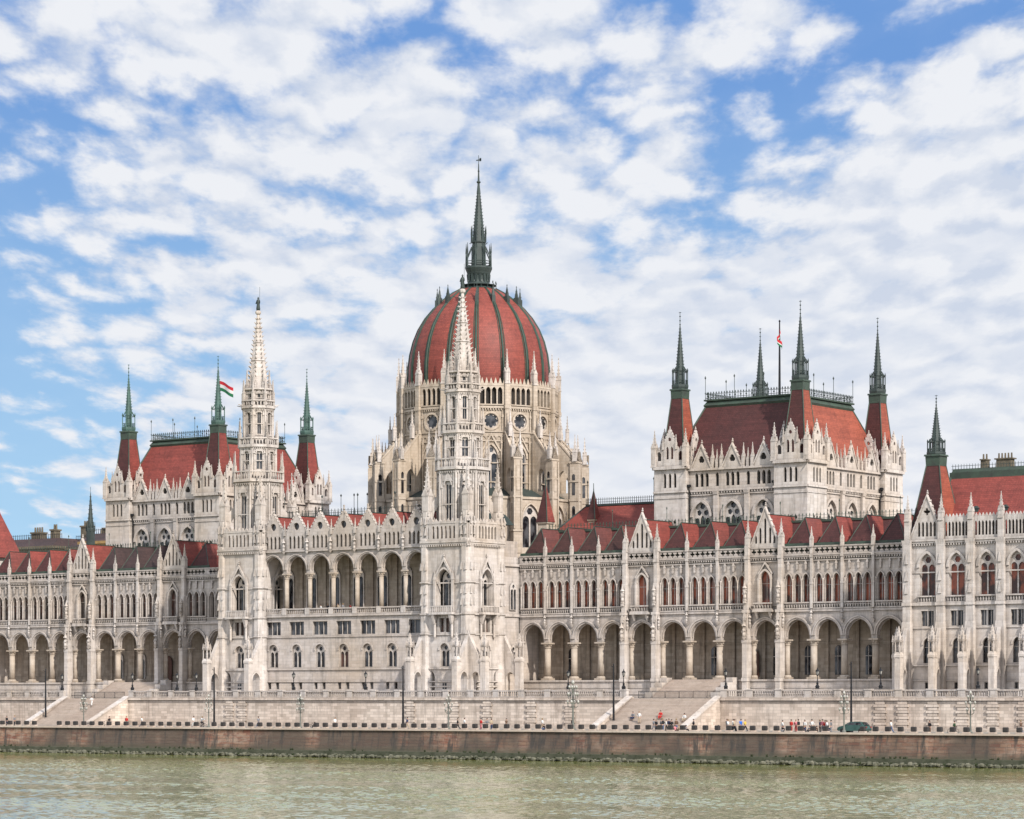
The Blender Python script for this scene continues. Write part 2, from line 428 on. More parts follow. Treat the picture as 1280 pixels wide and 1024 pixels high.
def wall_arch_trim(b, cx, w, zs, za, t, y0, y1):
    b.ring(arc(cx, w, zs, za, 8), arc(cx, w+2*t, zs, za+t, 8), y0, y1)
def gable(b, x0, x1, z0, zp, y0, y1, holes=(), mat=0, crock=6):
    """triangular gable with raking coping, crockets and finial"""
    cx = (x0+x1)/2; zsh = z0 + .15
    b.panel([(x0, z0), (x1, z0), (x1, zsh), (cx, zp), (x0, zsh)], list(holes), y0, y1, mat, True)
    for s_, xe in ((-1, x0), (1, x1)):
        n = Vector((zp-zsh, 0, (cx-xe)*-1 if s_ > 0 else (cx-xe))).normalized()
        L = math.hypot(cx-xe, zp-zsh); ux, uz = (cx-xe)/L, (zp-zsh)/L; nx, nz = s_*abs(uz), abs(ux)
        t = .16
        b.add([(xe, y0-.12, zsh-.1), (cx, y0-.12, zp-.1), (cx+0*nx, y0-.12, zp+t*1.6), (xe+nx*t, y0-.12, zsh+nz*t),
               (xe, y1, zsh-.1), (cx, y1, zp-.1), (cx, y1, zp+t*1.6), (xe+nx*t, y1, zsh+nz*t)],
              [(0,1,2,3),(7,6,5,4),(3,2,6,7),(0,3,7,4),(1,0,4,5)], mat)
        for j in range(1, crock):
            q = j/crock; x = xe+(cx-xe)*q+nx*t; z = zsh+(zp-zsh)*q+nz*t; c = .15
            b.add([(x-c*.6,y0-.1,z-.04),(x+c*.6,y0-.1,z-.04),(x+c*.6,y1,z-.04),(x-c*.6,y1,z-.04),(x+s_*c*.7,(y0+y1)/2,z+c*1.7)], [(0,1,4),(1,2,4),(2,3,4),(3,0,4)], mat)
    finial(b, cx, (y0+y1)/2, zp+.1, .22)

# ------------------------------------------------------------------ wings
WY = -23.43
def wing(side):
    glass = 'glass_red' if side > 0 else 'glass_brown'
    bays = []                                               # (x0, x1, kind)
    def seg(a, b_, n, kind):
        for i in range(n): bays.append((a+(b_-a)*i/n, a+(b_-a)*(i+1)/n, kind))
    seg(25.8, 46.3, 4, 'b'); seg(46.3, 52.1, 1, 'g'); seg(52.1, 68.45, 3, 'b'); seg(68.45, 74.25, 1, 'g'); seg(74.25, 95.0, 4, 'b')
    if side < 0: bays = [(-b_, -a, k) for a, b_, k in reversed(bays)]
    X0, X1 = bays[0][0], bays[-1][1]
    hid = lambda x: side < 0 and x > -39.5                  # behind the river tower: walls only
    b = MB(); b.M = T(0, WY)
    root = None
    # arcade sheet with arch notches
    zb, zt = 8.72, 13.0
    out = [(X0, zb)]
    for a, c, k in bays:
        cx = (a+c)/2; w = (c-a) - (.95 if k == 'b' else 1.5)
        out += [(cx-w/2, zb)] + list(reversed(arc(cx, w, 9.3, 11.72, 10))) + [(cx+w/2, zb)]
        wall_arch_trim(b, cx, w, 9.3, 11.72, .26, -.12, .0); wall_arch_trim(b, cx, w+.52, 9.3, 11.98, .2, -.26, .0)
        wall_arch_trim(b, cx, w-.3, 9.25, 11.58, .14, .4, .62)
    out += [(X1, zb), (X1, zt), (X0, zt)]
    b.panel(out, [], 0, .95, 0, True)
    # gallery wall
    holes = []; wins = []
    for a, c, k in bays:
        cx = (a+c)/2
        if k == 'b':
            for i in (-1, 0, 1):
                x = cx + i*1.5; holes.append(arch(x, 1.02, 13.95, 17.75, 18.5, 5)); wins.append((x, 1.02))
                wall_arch_trim(b, x, 1.02, 17.7, 18.5, .17, -.12, 0)
                b.box(x-.15, x+.15, -.16, 0, 19.2, 19.9); b.frus(x, -.07, 19.9, 20.65, .24, .12, .02, .02); b.frus(x, -.07, 19.0, 19.2, .05, .05, .18, .1)
            for i in (-1.5, -.5, .5, 1.5):
                x = cx + i*1.5; b.lathe(x, -.1, [(.16,14.0),(.11,14.2),(.11,17.2),(.2,17.6),(.2,17.75)], 8)
        else:
            holes.append(arch(cx, 1.75, 13.95, 17.9, 19.1, 6)); wins.append((cx, 1.75))
    b.panel(rect(X0, X1, 13.0, 21.0), holes, .1, .85, 0)
    # cornices, dentils, parapet with pierced quatrefoils
    b.box(X0, X1, -.25, .1, 12.85, 13.12); b.box(X0, X1, -.16, .1, 13.12, 13.3)
    b.box(X0, X1, -.12, .12, 18.0-4.2+.0, 18.0-4.05)
    b.box(X0, X1, -.14, .1, 20.35, 20.5); b.box(X0, X1, -.3, .1, 20.95, 21.2); b.box(X0, X1, -.4, .1, 21.2, 21.36)
    x = X0 + .2
    while x < X1 - .3:
        b.box(x, x+.2, -.24, .1, 20.68, 20.945); x += .42
    for a, c, k in bays:
        n = 5; L = c-a; hs = []
        for i in range(n):
            hs.append(foil(a+.45+(i+.5)*(L-.9)/n, 21.9, .45, 4, .5, 4))
        b.panel(rect(a+.02, c-.02, 21.37, 22.42), hs, -.2, .02, 0, True); b.box(a, c, -.3, .06, 22.42, 22.6)
    # arcade floor, ceiling, back wall
    b.box(X0, X1, -.5, 5.2, 2.55, 2.8); b.box(X0, X1, -.3, .2, -.3, 2.55)
    b.box(X0, X1, -.42, -.3, .55, .75); b.box(X0, X1, -.38, -.3, 1.5, 1.62)
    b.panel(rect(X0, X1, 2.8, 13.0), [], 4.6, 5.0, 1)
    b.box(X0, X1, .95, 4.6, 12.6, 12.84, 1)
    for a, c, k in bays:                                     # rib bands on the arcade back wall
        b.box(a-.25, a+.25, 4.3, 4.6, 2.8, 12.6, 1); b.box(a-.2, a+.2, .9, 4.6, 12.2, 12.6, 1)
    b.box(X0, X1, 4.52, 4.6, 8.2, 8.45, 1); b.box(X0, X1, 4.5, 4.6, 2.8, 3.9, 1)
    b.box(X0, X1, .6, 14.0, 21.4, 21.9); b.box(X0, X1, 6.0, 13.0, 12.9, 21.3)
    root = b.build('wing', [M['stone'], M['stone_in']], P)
    for xe in (X0, X1):
        q = MB(); q.M = T(0, WY); q.box(xe-(.35 if xe == X1 else .3), xe+(.3 if xe == X1 else .35), .2, 12.5, -.3, 22.2); q.build('end_wall', M['stone'], root)
    me_c = column_mesh(5.95, .52)
    for i, (a, c, k) in enumerate(bays):
        cx = (a+c)/2
        if hid(cx): continue
        L = c-a
        # supports on the left edge of the bay
        left_g = k == 'g' or (i > 0 and bays[i-1][2] == 'g')
        if left_g:
            q = MB(); q.M = T(a, WY)
            q.box(-.42,.42,-1.35,.2,-.3,8.6); q.box(-.5,.5,-1.45,.15,2.5,3.0); q.box(-.5,.5,-1.42,.15,8.3,8.75); q.box(-.4,.4,-1.2,.1,8.75,12.9); q.box(-.48,.48,-1.32,.1,12.8,13.2)
            q.box(-.36,.36,-1.0,.1,13.2,17.0); q.frus(0,-.45,17.0,17.7,.36,.55,.33,.42); q.box(-.33,.33,-.78,.1,17.7,22.9); q.box(-.4,.4,-.9,.1,20.9,21.3)
            for zz in (9.3, 10.6, 12.0, 14.6, 16.2): q.frus(0, -1.25, zz, zz+.75, .3, .14, .14, .1); q.box(-.22,.22,-1.42,-1.1,zz-.35,zz)
            q.build('buttress', M['stone2'], root)
            for zz in (9.2, 14.9): link('statue', statue_mesh(1.9), root, T(a, WY-1.5 if zz < 12 else WY-1.25, zz))
            for e in (-.55, .55): link('statue', statue_mesh(1.4), root, T(a+e, WY-.75, 10.9))
            link('pinnacle', pinnacle_mesh(.36, 1.5, 2.5), root, T(a, WY-.3, 22.6))
            if k == 'b' or True:
                link('column', me_c, root, T(a+.62, WY+.45, 2.8, 0, .8, 1)); link('column', me_c, root, T(a-.62, WY+.45, 2.8, 0, .8, 1))
        elif i > 0:
            link('column', me_c, root, T(a, WY+.45, 2.8))
            q = MB(); q.M = T(a, WY)
            q.box(-.2,.2,-.42,.1,13.3,22.4); q.box(-.27,.27,-.5,.1,20.9,21.3); q.box(-.26,.26,-.48,.1,16.9,17.2)
            q.frus(0,-.2,11.1,11.6,.08,.1,.28,.3); q.build('pilaster', M['stone2'], root)
            link('statue', statue_mesh(1.5), root, T(a, WY-.42, 11.65, 0, .8))
            link('pinnacle', pinnacle_mesh(.24, 1.2, 1.6, 4), root, T(a, WY-.28, 22.4))
        if k == 'b':
            link('balustrade', balustrade_mesh(L-.5), root, T(cx, WY-.1, 13.22))
            link('gallery_window', window_mesh('lancet', 1.02, 4.55, glass, 'gallery_window'), root, T(cx-1.5, WY+.55, 13.95))
            link('gallery_window', window_mesh('lancet', 1.02, 4.55, glass, 'gallery_window'), root, T(cx, WY+.55, 13.95))
            link('gallery_window', window_mesh('lancet', 1.02, 4.55, glass, 'gallery_window'), root, T(cx+1.5, WY+.55, 13.95))
        else:
            q = MB(); q.M = T(cx, WY)                       # balcony bay
            q.box(-1.75,1.75,-1.0,.1,12.9,13.25)
            for s_ in (-1.2, 1.2): q.frus(s_, -.4, 11.9, 12.9, .12, .1, .22, .55)
            wall_arch_trim(q, 0, 1.75, 17.8, 19.1, .28, -.3, .1)
            for s_ in (-1.08, 1.08): q.box(s_-.14, s_+.14, -.34, .1, 13.25, 17.8); q.frus(s_, -.12, 17.8, 18.9, .2, .18, .03, .03)
            q.add([(-1.35,-.22,18.6),(1.35,-.22,18.6),(0,-.22,20.5),(-1.1,-.22,18.6),(1.1,-.22,18.6),(0,-.22,20.1)], [(0,3,5,2),(4,1,2,5)])
            q.add([(-1.35,-.22,18.6),(0,-.22,20.5),(0,.1,20.5),(-1.35,.1,18.6)], [(0,1,2,3)]); q.add([(1.35,-.22,18.6),(0,-.22,20.5),(0,.1,20.5),(1.35,.1,18.6)], [(3,2,1,0)])
            finial(q, 0, -.1, 20.4, .13)
            q.build('balcony', M['stone2'], root)
            link('balustrade', balustrade_mesh(3.3), root, T(cx, WY-.82, 13.25))
            link('gallery_window', window_mesh('lancet', 1.75, 5.15, glass, 'gallery_window'), root, T(cx, WY+.5, 13.95))
            q = MB(); q.M = T(cx, WY-.05)
            hs = [arch(0, .42, 23.2, 26.6, 27.0, 3)] + [arch(s_*.85, .4, 23.2, 25.2, 25.6, 3) for s_ in (-1, 1)] + [arch(s_*1.6, .36, 23.2, 24.0, 24.4, 3) for s_ in (-1, 1)]
            gable(q, -2.5, 2.5, 22.6, 28.5, -.1, .3, hs); q.panel([(-2.2,22.8),(2.2,22.8),(0,27.6)], [], .34, .4, 1)
            q.build('gable', [M['stone2'], M['glass']], root)
        # arcade back wall openings, in every second bay
        if side < 0 and cx > -70 or (side > 0 and (31 < cx < 36.1 or 60 < cx)):
            if abs(abs(cx) - (65.7 if side > 0 else 54.8)) < 1.2:
                q = MB(); q.M = T(cx+.4, WY+4.52)
                q.panel(arch(0, 1.9, 0, 3.6, 4.7, 6), [], 0, .08); q.box(-.04,.04,-.06,0,0,3.5); q.box(-1,1,-.08,0,3.3,3.5); q.M = T(cx+.4, WY+4.52, 2.8)
                q = MB(); q.panel(arch(0, 1.9, 0, 3.6, 4.7, 6), [], 0, .08); q.box(-.04,.04,-.06,0,0,3.5); q.box(-1,1,-.08,0,3.3,3.5); q.box(-.8,-.2,-.05,0,.4,1.5); q.box(.2,.8,-.05,0,.4,1.5)
                link('door', q.mesh('door', [M['wood']]), root, T(cx+(.9 if side > 0 else .3), WY+4.25, 2.8))
            else:
                me = window_mesh('bifor', 1.9, 4.6, 'glass', 'arcade_window') if side < 0 else window_mesh('lancet', 1.1, 4.4, 'glass', 'arcade_window')
                link('arcade_window', me, root, T(cx-.75, WY+4.42, 3.5))
    # roof: main ridge with a flat leaded deck, one hipped cross-roof per bay
    for i, (a, c, k) in enumerate(bays):
        cx = (a+c)/2
        if hid(cx): continue
        dk = side < 0 and -68.6 < cx < -52
        front, right = (('slate', 'slate') if dk else ('red_shade', 'red'))
        if side > 0 and cx < 46: front, right = 'red_deep_shade', 'red_old'
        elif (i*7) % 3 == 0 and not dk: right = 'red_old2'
        q = MB(); q.M = T(0, WY); zr = 27.0 if k == 'b' else 27.6; ze = 22.3
        x0, x1 = a+.12, c-.12; yp = 2.3 if k == 'b' else .5
        yb = 8.5
        q.add([(x0,.5,ze),(x1,.5,ze),(cx,yp,zr)], [(0,1,2)], 0)
        q.add([(x1,.5,ze),(x1,yb,ze),(cx,yb,zr),(cx,yp,zr)], [(0,1,2,3)], 1)
        q.add([(x0,.5,ze),(cx,yp,zr),(cx,yb,zr),(x0,yb,ze)], [(0,1,2,3)], 0)
        q.tube([(x0,.48,ze+.03),(cx,yp-.02,zr+.03)], .07, 4, 2); q.tube([(x1,.48,ze+.03),(cx,yp-.02,zr+.03)], .07, 4, 2)
        q.tube([(cx,yp,zr+.02),(cx,yb,zr+.02)], .09, 4, 2)
        q.box(a-.1, c+.1, .25, .5, 21.95, 23.05, 2); q.frus(a, .9, 22.3, 23.0, .55, .5, .1, .45, 2)
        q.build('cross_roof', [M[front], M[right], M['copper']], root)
    q = MB(); q.M = T(0, WY)
    q.add([(X0,3.0,22.0),(X1,3.0,22.0),(X1,7.0,26.6),(X0,7.0,26.6),(X1,13.0,26.6),(X0,13.0,26.6),(X0,17,22),(X1,17,22)], [(0,1,2,3),(5,4,7,6),(1,7,4,2),(0,3,5,6)], 0)
    q.box(X0, X1, 6.8, 13.2, 26.61, 26.95, 1)
    q.build('main_roof', [M['red_shade' if side > 0 else 'slate'], M['copper']], root)
    q = MB(); q.M = T(0, WY)
    q.box(X0, X1, 7.2, 7.24, 27.65, 27.69); q.box(X0, X1, 7.2, 7.24, 27.2, 27.24)
    x = X0
    while x < X1:
        q.frus(x, 7.22, 26.95, 27.75, .035, .035, .035, .035); q.frus(x, 7.22, 27.75, 28.05, .09, .05, .01, .01); x += .62
    x = X0 + 2.6
    while x < X1:
        q.tube([(x,7.22,26.95),(x,7.22,29.6)], .05, 4); q.lathe(x, 7.22, [(.02,29.5),(.13,29.75),(.02,30)], 6); x += 10.3
    q.build('roof_cresting', M['copper'], root)
    return root
wing(1); wing(-1)

# ------------------------------------------------------------------ pier with statue standing in front of a wall (pier axis +Y is towards the wall)
def pier(parent, Mx, d=2.9, k=1.0):
    Mx = Mx @ Matrix.Diagonal((k, 1, 1, 1)); q = MB(); q.M = Mx
    q.box(-.5,.5,-.5,.5,-.3,6.0); q.box(-.6,.6,-.6,.6,-.3,.9); q.box(-.58,.58,-.58,.58,5.75,6.05)
    out = [(.6, 4.2), (d, 4.2), (d, 9.6), (.6, 6.0)]
    # flying wall (in the local YZ plane) over an arched passage
    q2 = MB(); q2.M = Mx @ Matrix.Rotation(PI/2, 4, 'Z')
    w = d - 1.25; a = arc(.62 + w/2, w, 3.0, 4.1, 6)
    q2.panel([(.6, 3.0)] + list(reversed(a)) + [(.62+w, -.2), (d+.1, -.2), (d+.1, 10.6), (d-.5, 9.2), (.6, 6.0)], [], -.36, .36, 0, True)
    q2.ring(arc(.62+w/2, w, 3.0, 4.1, 8), arc(.62+w/2, w+.5, 3.0, 4.35, 8), -.44, -.36)
    b = len(q.v); q.v += q2.v; q.f += [tuple(i+b for i in f) for f in q2.f]; q.m += q2.m; q.sm += q2.sm
    q.frus(0, 0, 6.05, 6.5, .58, .58, .4, .4)
    for s_ in (-1, 1):
        for t in (-1, 1): q.box(s_*.4-.07, s_*.4+.07, t*.4-.07, t*.4+.07, 6.3, 8.0); q.frus(s_*.42, t*.42, 8.0, 9.0, .13, .13, .02, .02); q.frus(s_*.45, t*.45, 5.6, 6.7, .1, .1, .02, .02)
    spike(q, 0, 0, 8.2, 10.2, .5, .05, 4, 4, .2, 0, PI/4); q.frus(0, 0, 7.9, 8.2, .4, .4, .58, .58)
    q.build('pier', M['stone2'], parent)
    link('statue', statue_mesh(1.6), parent, Mx @ T(0, 0, 6.5))

# ------------------------------------------------------------------ central block
CY = -36.31
def central():
    b = MB(); b.M = T(0, CY); X0, X1 = -17.4, 17.4; bw = 4.971
    cs = [bw*i for i in range(-3, 4)]
    holes = []
    for c in cs:
        holes += [rect(c-1.55, c+1.55, 10.25, 12.45), arch(c, 2.0, 4.95, 7.75, 8.75, 6), rect(c-1.2, c-.5, 1.45, 2.5), rect(c+.5, c+1.2, 1.45, 2.5)]
        wall_arch_trim(b, c, 2.0, 7.7, 8.75, .25, -.14, 0)
    b.panel(rect(X0, X1, -.3, 13.4), holes, 0, .7, 0)
    for z, h_, d in ((9.85,.2,.14),(4.55,.22,.2),(2.6,.18,.16),(13.2,.34,.3)): b.box(X0, X1, -d, .02, z, z+h_)
    b.box(X0, X1, -.14, .0, .9, 1.2)
    # loggia arches
    zb = 20.3; out = [(X0, zb)]
    for c in cs:
        w = bw - .8
        out += [(c-w/2, zb)] + list(reversed(arc(c, w, 20.9, 23.2, 10))) + [(c+w/2, zb)]
        wall_arch_trim(b, c, w, 20.9, 23.2, .2, -.12, 0); wall_arch_trim(b, c, w+.4, 20.9, 23.4, .14, -.24, 0); wall_arch_trim(b, c, w-.26, 20.85, 23.07, .12, .4, .6)
    b.panel(out + [(X1, zb), (X1, 24.0), (X0, 24.0)], [], 0, .9, 0, True)
    b.box(X0, X1, -.3, .1, 23.86, 24.12)
    # blind arcade and gables
    hs = []
    out = [(X0, 24.12), (X1, 24.12)]
    for c in reversed(cs): out += [(c+bw/2, 26.6), (c, 30.1), (c-bw/2, 26.6)]
    out = [(min(max(x, X0), X1), z) for x, z in out]
    for c in cs:
        for i in range(4): hs.append(arch(c+(i-1.5)*.88, .5, 24.4, 26.0, 26.5, 4))
        hs.append(circ(c, 28.0, .62, 12))
    b.panel(out, hs, -.08, .4, 0, True)
    b.box(X0, X1, .36, .46, 24.13, 27.0, 1)
    for c in cs: b.panel(circ(c, 28.0, .7, 12), [], .36, .46, 2)
    # loggia room
    b.box(X0, X1, -.1, 5, 13.4, 13.56, 0); b.panel(rect(X0, X1, 13.5, 24), [], 4.4, 5, 1); b.box(X0, X1, .9, 4.4, 23.4, 23.7, 1)
    for c in cs: b.box(c+bw/2-.25, c+bw/2+.25, 4.1, 4.4, 13.5, 23.4, 1)
    b.box(X0-2, X1+2, 1.2, 21, -.3, 13.3); b.box(X0-2, X1+2, 5.0, 21, 13.3, 25.5); b.box(X0, X1, .5, 5, 23.75, 25.2)
    root = b.build('central_block', [M['stone'], M['stone_in'], M['glass']], P)
    for i, c in enumerate(cs):
        if i: 
            link('column', column_mesh(6.8, .38), root, T(c-bw/2, CY+.45, 13.55))
            link('statue', statue_mesh(2.0), root, T(c-bw/2, CY-.35, 23.9, 0, .85))
            link('pinnacle', pinnacle_mesh(.2, .7, 1.5, 3), root, T(c-bw/2, CY-.1, 26.5))
        link('balustrade', balustrade_mesh(bw-.9, 1.05, .4), root, T(c, CY-.05, 13.56))
        q = MB(); q.box(-.45, .45, -.28, .28, 0, 1.12); link('pedestal', q.mesh('pedestal', [M['stone2']]), root, T(c-bw/2, CY-.05, 13.56))
        link('triple_window', window_mesh('trifor', 3.1, 2.2, 'glass', 'triple_window'), root, T(c, CY+.4, 10.25))
        link('arched_window', window_mesh('bifor', 2.0, 3.8, 'glass_brown' if i in (3,) else 'glass', 'arched_window'), root, T(c, CY+.4, 4.95))
        for s_ in (-.85, .85): link('basement_window', window_mesh('rect', .7, 1.05, 'glass', 'basement_window'), root, T(c+s_, CY+.4, 1.45))
        link('loggia_window', window_mesh('bifor', 2.3, 6.6, 'glass', 'loggia_window'), root, T(c-.35, CY+4.28, 14.6))
        q = MB(); fr = MB()
        for s_, xe in ((-1, -bw/2), (1, bw/2)):
            fr.tube([(xe, .1, 26.7), (0, .1, 30.2)], .16, 4, 0, False)
            for j in range(1, 7):
                t = j/7; x = xe*(1-t); z = 26.8+3.5*t; fr.frus(x, .1, z, z+.42, .14, .2, .03, .05)
        finial(fr, 0, .1, 30.1, .27); fr.box(-.1,.1,-.05,.25,31.0,31.15)
        link('gable_coping', fr.mesh('gable_coping', [M['stone2']]), root, T(c, CY))
        q.add([(-bw/2+.1,.7,26.0),(bw/2-.1,.7,26.0),(0,.7,29.7),(-bw/2+.1,9,26.0),(bw/2-.1,9,26.0),(0,9,29.7)], [(0,1,2),(1,4,5,2),(0,2,5,3)], 0)
        q.tube([(0,.7,29.75),(0,9,29.75)], .1, 4, 1)
        link('cross_roof', q.mesh('cross_roof', [M['red'], M['copper']]), root, T(c, CY))
    q = MB(); q.M = T(0, CY)
    q.box(X0, X1, 4, 20, 25.4, 28.2); q.frus(0, 13, 28.2, 29.9, 18.6, 8.2, 18, 6.5)
    q.box(-18, 18, 6.8, 6.85, 30.9, 30.95); x = -18
    while x < 18: q.frus(x, 6.82, 29.9, 31.2, .04, .04, .03, .03); x += .7
    for x in (-10.4, -2.8, 5.0): q.tube([(x,7,29.9),(x,7,33.0)], .06, 5); q.lathe(x, 7, [(.02,33),(.2,33.3),(.02,33.6)], 6)
    q.build('flat_roof', M['copper_dk'], root)
    # return walls between the towers and the wings
    for s_ in (-1, 1):
        q = MB(); q.M = T(s_*25.6, 0)
        q.box(-1.5*(s_ > 0), 1.5*(s_ < 0), -28, WY+.5, -.3, 22.4); q.box(-.1-.2*(s_ < 0), .1+.2*(s_ > 0), -28, WY-.2, 20.9, 21.3); q.box(-.1, .1+.14*(s_ > 0), -28, WY-.2, 12.9, 13.3)
        q.build('return_wall', M['stone'], root)
    for z, h_ in ((13.95, 4.4), (4.0, 4.4)):
        link('arched_window', window_mesh('bifor', 1.7, h_, 'glass', 'arched_window'), root, T(25.75, -25.3, z, PI/2))
central()

# ------------------------------------------------------------------ river towers
def ring_of(n, R, rot=0.0):
    for k in range(n):
        a = rot + 2*PI*k/n
        yield k, a, R*cos(a), R*sin(a)
def facets(parent, b, cx, cy, R, n, z0, z1, hole=None, win=None, depth=.45, rot=0.0, name='lancet_window', deco=None):
    """polygonal storey: one pierced wall sheet and one window per facet; R = inradius"""
    w = 2*R*math.tan(PI/n)
    for k in range(n):
        a = rot + 2*PI*k/n
        F = T(cx, cy, 0, a + PI/2) @ Matrix.Translation((0, -R, 0))
        b.M = F
        b.panel(rect(-w/2, w/2, z0, z1), hole(w) if hole else [], 0, depth, 0)
        if deco: deco(b, w)
        b.M = I4
        if win:
            for (x, z, me) in win(w):
                place(name, me, parent, F @ T(x, depth-.1, z), .0)
def ledge(b, cx, cy, R, n, z, h=.3, d=.25, rot=0.0, mat=0):
    k = 1/cos(PI/n)
    b.lathe(cx, cy, [(R*k, z), ((R+d)*k, z+h*.45), ((R+d)*k, z+h)], n, mat, rot + PI/n)
def river_tower(s):
    cx, cy = s*21.363, -32.757; hw = 4.65
    b = MB()
    root = empty('river_tower', (0, 0, 0), 0, P)
    rots = [0, PI/2, PI, -PI/2]                              # front, right, back, left
    vis = [r for r in rots if facing(T(cx, cy, 0, r), .0)]
    for r in rots:
        F = T(cx, cy, 0, r) @ Matrix.Translation((0, -hw, 0)); b.M = F
        hs = [arch(0, 2.9, 14.4, 18.3, 20.2, 7), rect(-1.05, 1.05, 10.3, 12.5), arch(0, 1.9, 4.9, 7.6, 8.6, 6), arch(-2.7, 1.5, -.1, 3.2, 4.3, 6), arch(2.7, 1.5, -.1, 3.2, 4.3, 6)]
        b.panel(rect(-hw+.004, hw-.004, -.3, 24.6), hs if r in vis else [], 0, .9, 0)
        if r not in vis: continue
        for z, h_, d in ((9.85,.22,.16),(4.5,.22,.2),(12.95,.3,.26),(17.9,.2,.14),(2.5,.16,.14)): b.box(-hw, hw, -d, .02, z, z+h_)
        wall_arch_trim(b, 0, 2.9, 18.2, 20.2, .3, -.25, 0); wall_arch_trim(b, 0, 1.9, 7.5, 8.6, .26, -.16, 0)
        for z0, z1 in ((.9, 1.15), (1.7, 1.9)): b.box(-hw, hw, -.1, 0, z0, z1)
        link('tower_window', window_mesh('bifor', 2.3, 5.6, 'glass', 'tower_window'), root, F @ T(.25, .86, 14.4))
        for e in (-.55, .55): link('square_window', window_mesh('rect', .85, 2.2, 'glass_brown', 'square_window'), root, F @ T(e, .5, 10.3))
        b.box(-.14, .14, .1, .7, 10.3, 12.5)
        link('arched_window', window_mesh('bifor', 1.9, 3.7, 'glass', 'arched_window'), root, F @ T(0, .5, 4.9))
        link('square_window', window_mesh('rect', .8, .95, 'glass', 'square_window'), root, F @ T(0, -.02, 1.4))
        for e in (-2.7, 2.7): b.box(e-.75, e+.75, .7, .8, 1.0, 1.3); b.panel(rect(e-.6, e+.6, -.1, 1.0), [], .75, .8, 0)
        # crowned window hood, balcony on brackets
        b.add([(-1.9,-.3,19.0),(1.9,-.3,19.0),(0,-.3,22.0),(-1.55,-.3,19.0),(1.55,-.3,19.0),(0,-.3,21.4)], [(0,3,5,2),(4,1,2,5)])
        b.add([(-1.9,-.3,19.0),(0,-.3,22.0),(0,0,22.0),(-1.9,0,19.0)], [(0,1,2,3)]); b.add([(1.9,-.3,19.0),(0,-.3,22.0),(0,0,22.0),(1.9,0,19.0)], [(3,2,1,0)])
        finial(b, 0, -.15, 21.9, .2)
        for x in (-1.75, 1.75): b.box(x-.2, x+.2, -.4, 0, 13.2, 18.5); b.frus(x, -.2, 18.5, 20.0, .26, .22, .03, .03)
        b.box(-2.2, 2.2, -1.1, 0, 13.05, 13.4); b.box(-2.1, 2.1, -1.05, -.85, 14.25, 14.42)
        for j in range(11): b.box(-2.0+j*.4-.07, -2.0+j*.4+.07, -1.02, -.88, 13.4, 14.25)
        for x in (-1.7, 1.7): b.frus(x, -.45, 11.6, 13.05, .16, .12, .26, .6); b.lathe(x, -.3, [(.05,9.3),(.2,9.6),(.2,11.5),(.3,11.7)], 8)
        # frieze, parapet of slim lancets above a dentil course
        b.box(-hw, hw, -.3, 0, 24.0, 24.3); b.box(-hw, hw, -.42, 0, 24.3, 24.62)
        x = -hw
        while x < hw: b.box(x, x+.22, -.34, 0, 23.72, 23.99); x += .44
        n = 10
        b.panel(rect(-hw, hw, 24.62, 27.6), [arch((i-(n-1)/2)*.82, .46, 24.95, 26.5, 26.95, 4) for i in range(n)], -.25, .1, 0, True)
        for i in range(13):
            x = (i-6)*.8; b.frus(x, -.1, 27.6, 28.1, .3, .12, .03, .05)
        b.box(-hw, hw, -.32, .12, 27.3, 27.62)
        for x in (-2.6, 2.6): b.box(x-.35, x+.35, -.28, .15, 24.62, 28.0)
    b.M = I4
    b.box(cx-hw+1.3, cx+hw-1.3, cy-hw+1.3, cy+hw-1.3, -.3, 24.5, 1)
    b.box(cx-hw+.3, cx+hw-.3, cy-hw+.3, cy+hw-.3, 24.55, 24.8)
    b.build('tower_shaft', [M['stone2'], M['dark']], root)
    # corner buttresses
    for sx in (-1, 1):
        for sy in (-1, 1):
            if sx < 0 and sy > 0: continue
            x, y = cx+sx*(hw-.7), cy+sy*(hw-.7); q = MB()
            q.lathe(x, y, [(1.4,-.3),(1.35,4.5),(1.18,5.2),(1.15,13),(1.1,13.6),(1.06,24.2),(1.22,24.5),(1.22,24.9),(.9,25.1),(.85,29.2)], 8, 0, PI/8)
            for z in (9.85, 12.95, 17.9): q.lathe(x, y, [(1.2,z),(1.36,z+.15),(1.36,z+.3)], 8, 0, PI/8)
            for k, a, ux, uy in ring_of(8, 1.0, PI/8):
                for z in (14.5, 16.3, 20.0, 25.5, 27.2): q.frus(x+ux*1.1, y+uy*1.1, z, z+1.2, .16, .16, .05, .05)
            q.build('corner_buttress', M['stone2'], root)
            link('corner_pinnacle', pinnacle_mesh(.62, 3.2, 5.2, 7), root, T(x, y, 28.6))
            # flying buttress to the octagon
            dx, dy = -sx/math.sqrt(2), -sy/math.sqrt(2); q = MB(); ang = math.atan2(dy, dx)
            q.M = T(x, y, 0, ang)
            a = arc(1.55, 2.4, 27.6, 30.0, 6)
            q.panel([(.3, 27.6), (.35, 30.4), (3.9, 34.6), (3.9, 32.4), (2.3, 31.0), (1.1, 29.3), (.75, 27.6)], [], -.2, .2, 0, True)
            for j in range(5): q.frus(.5+j*.65, 0, 30.5+j*.78, 31.1+j*.78, .14, .1, .03, .03)
            q.build('flying_buttress', M['stone2'], root)
    for dx, dy, rz in ((hw-.1, -hw-3.0, 0), (-hw+.1, -hw-3.0, 0), (hw+3.1, -hw+.1, PI/2), (hw+3.1, hw-.1, PI/2)):
        if s < 0 and dx > hw: continue
        pier(root, T(cx+dx, cy+dy, 0, rz), 3.0)
    # octagonal storeys
    g = 'glass'
    b = MB()
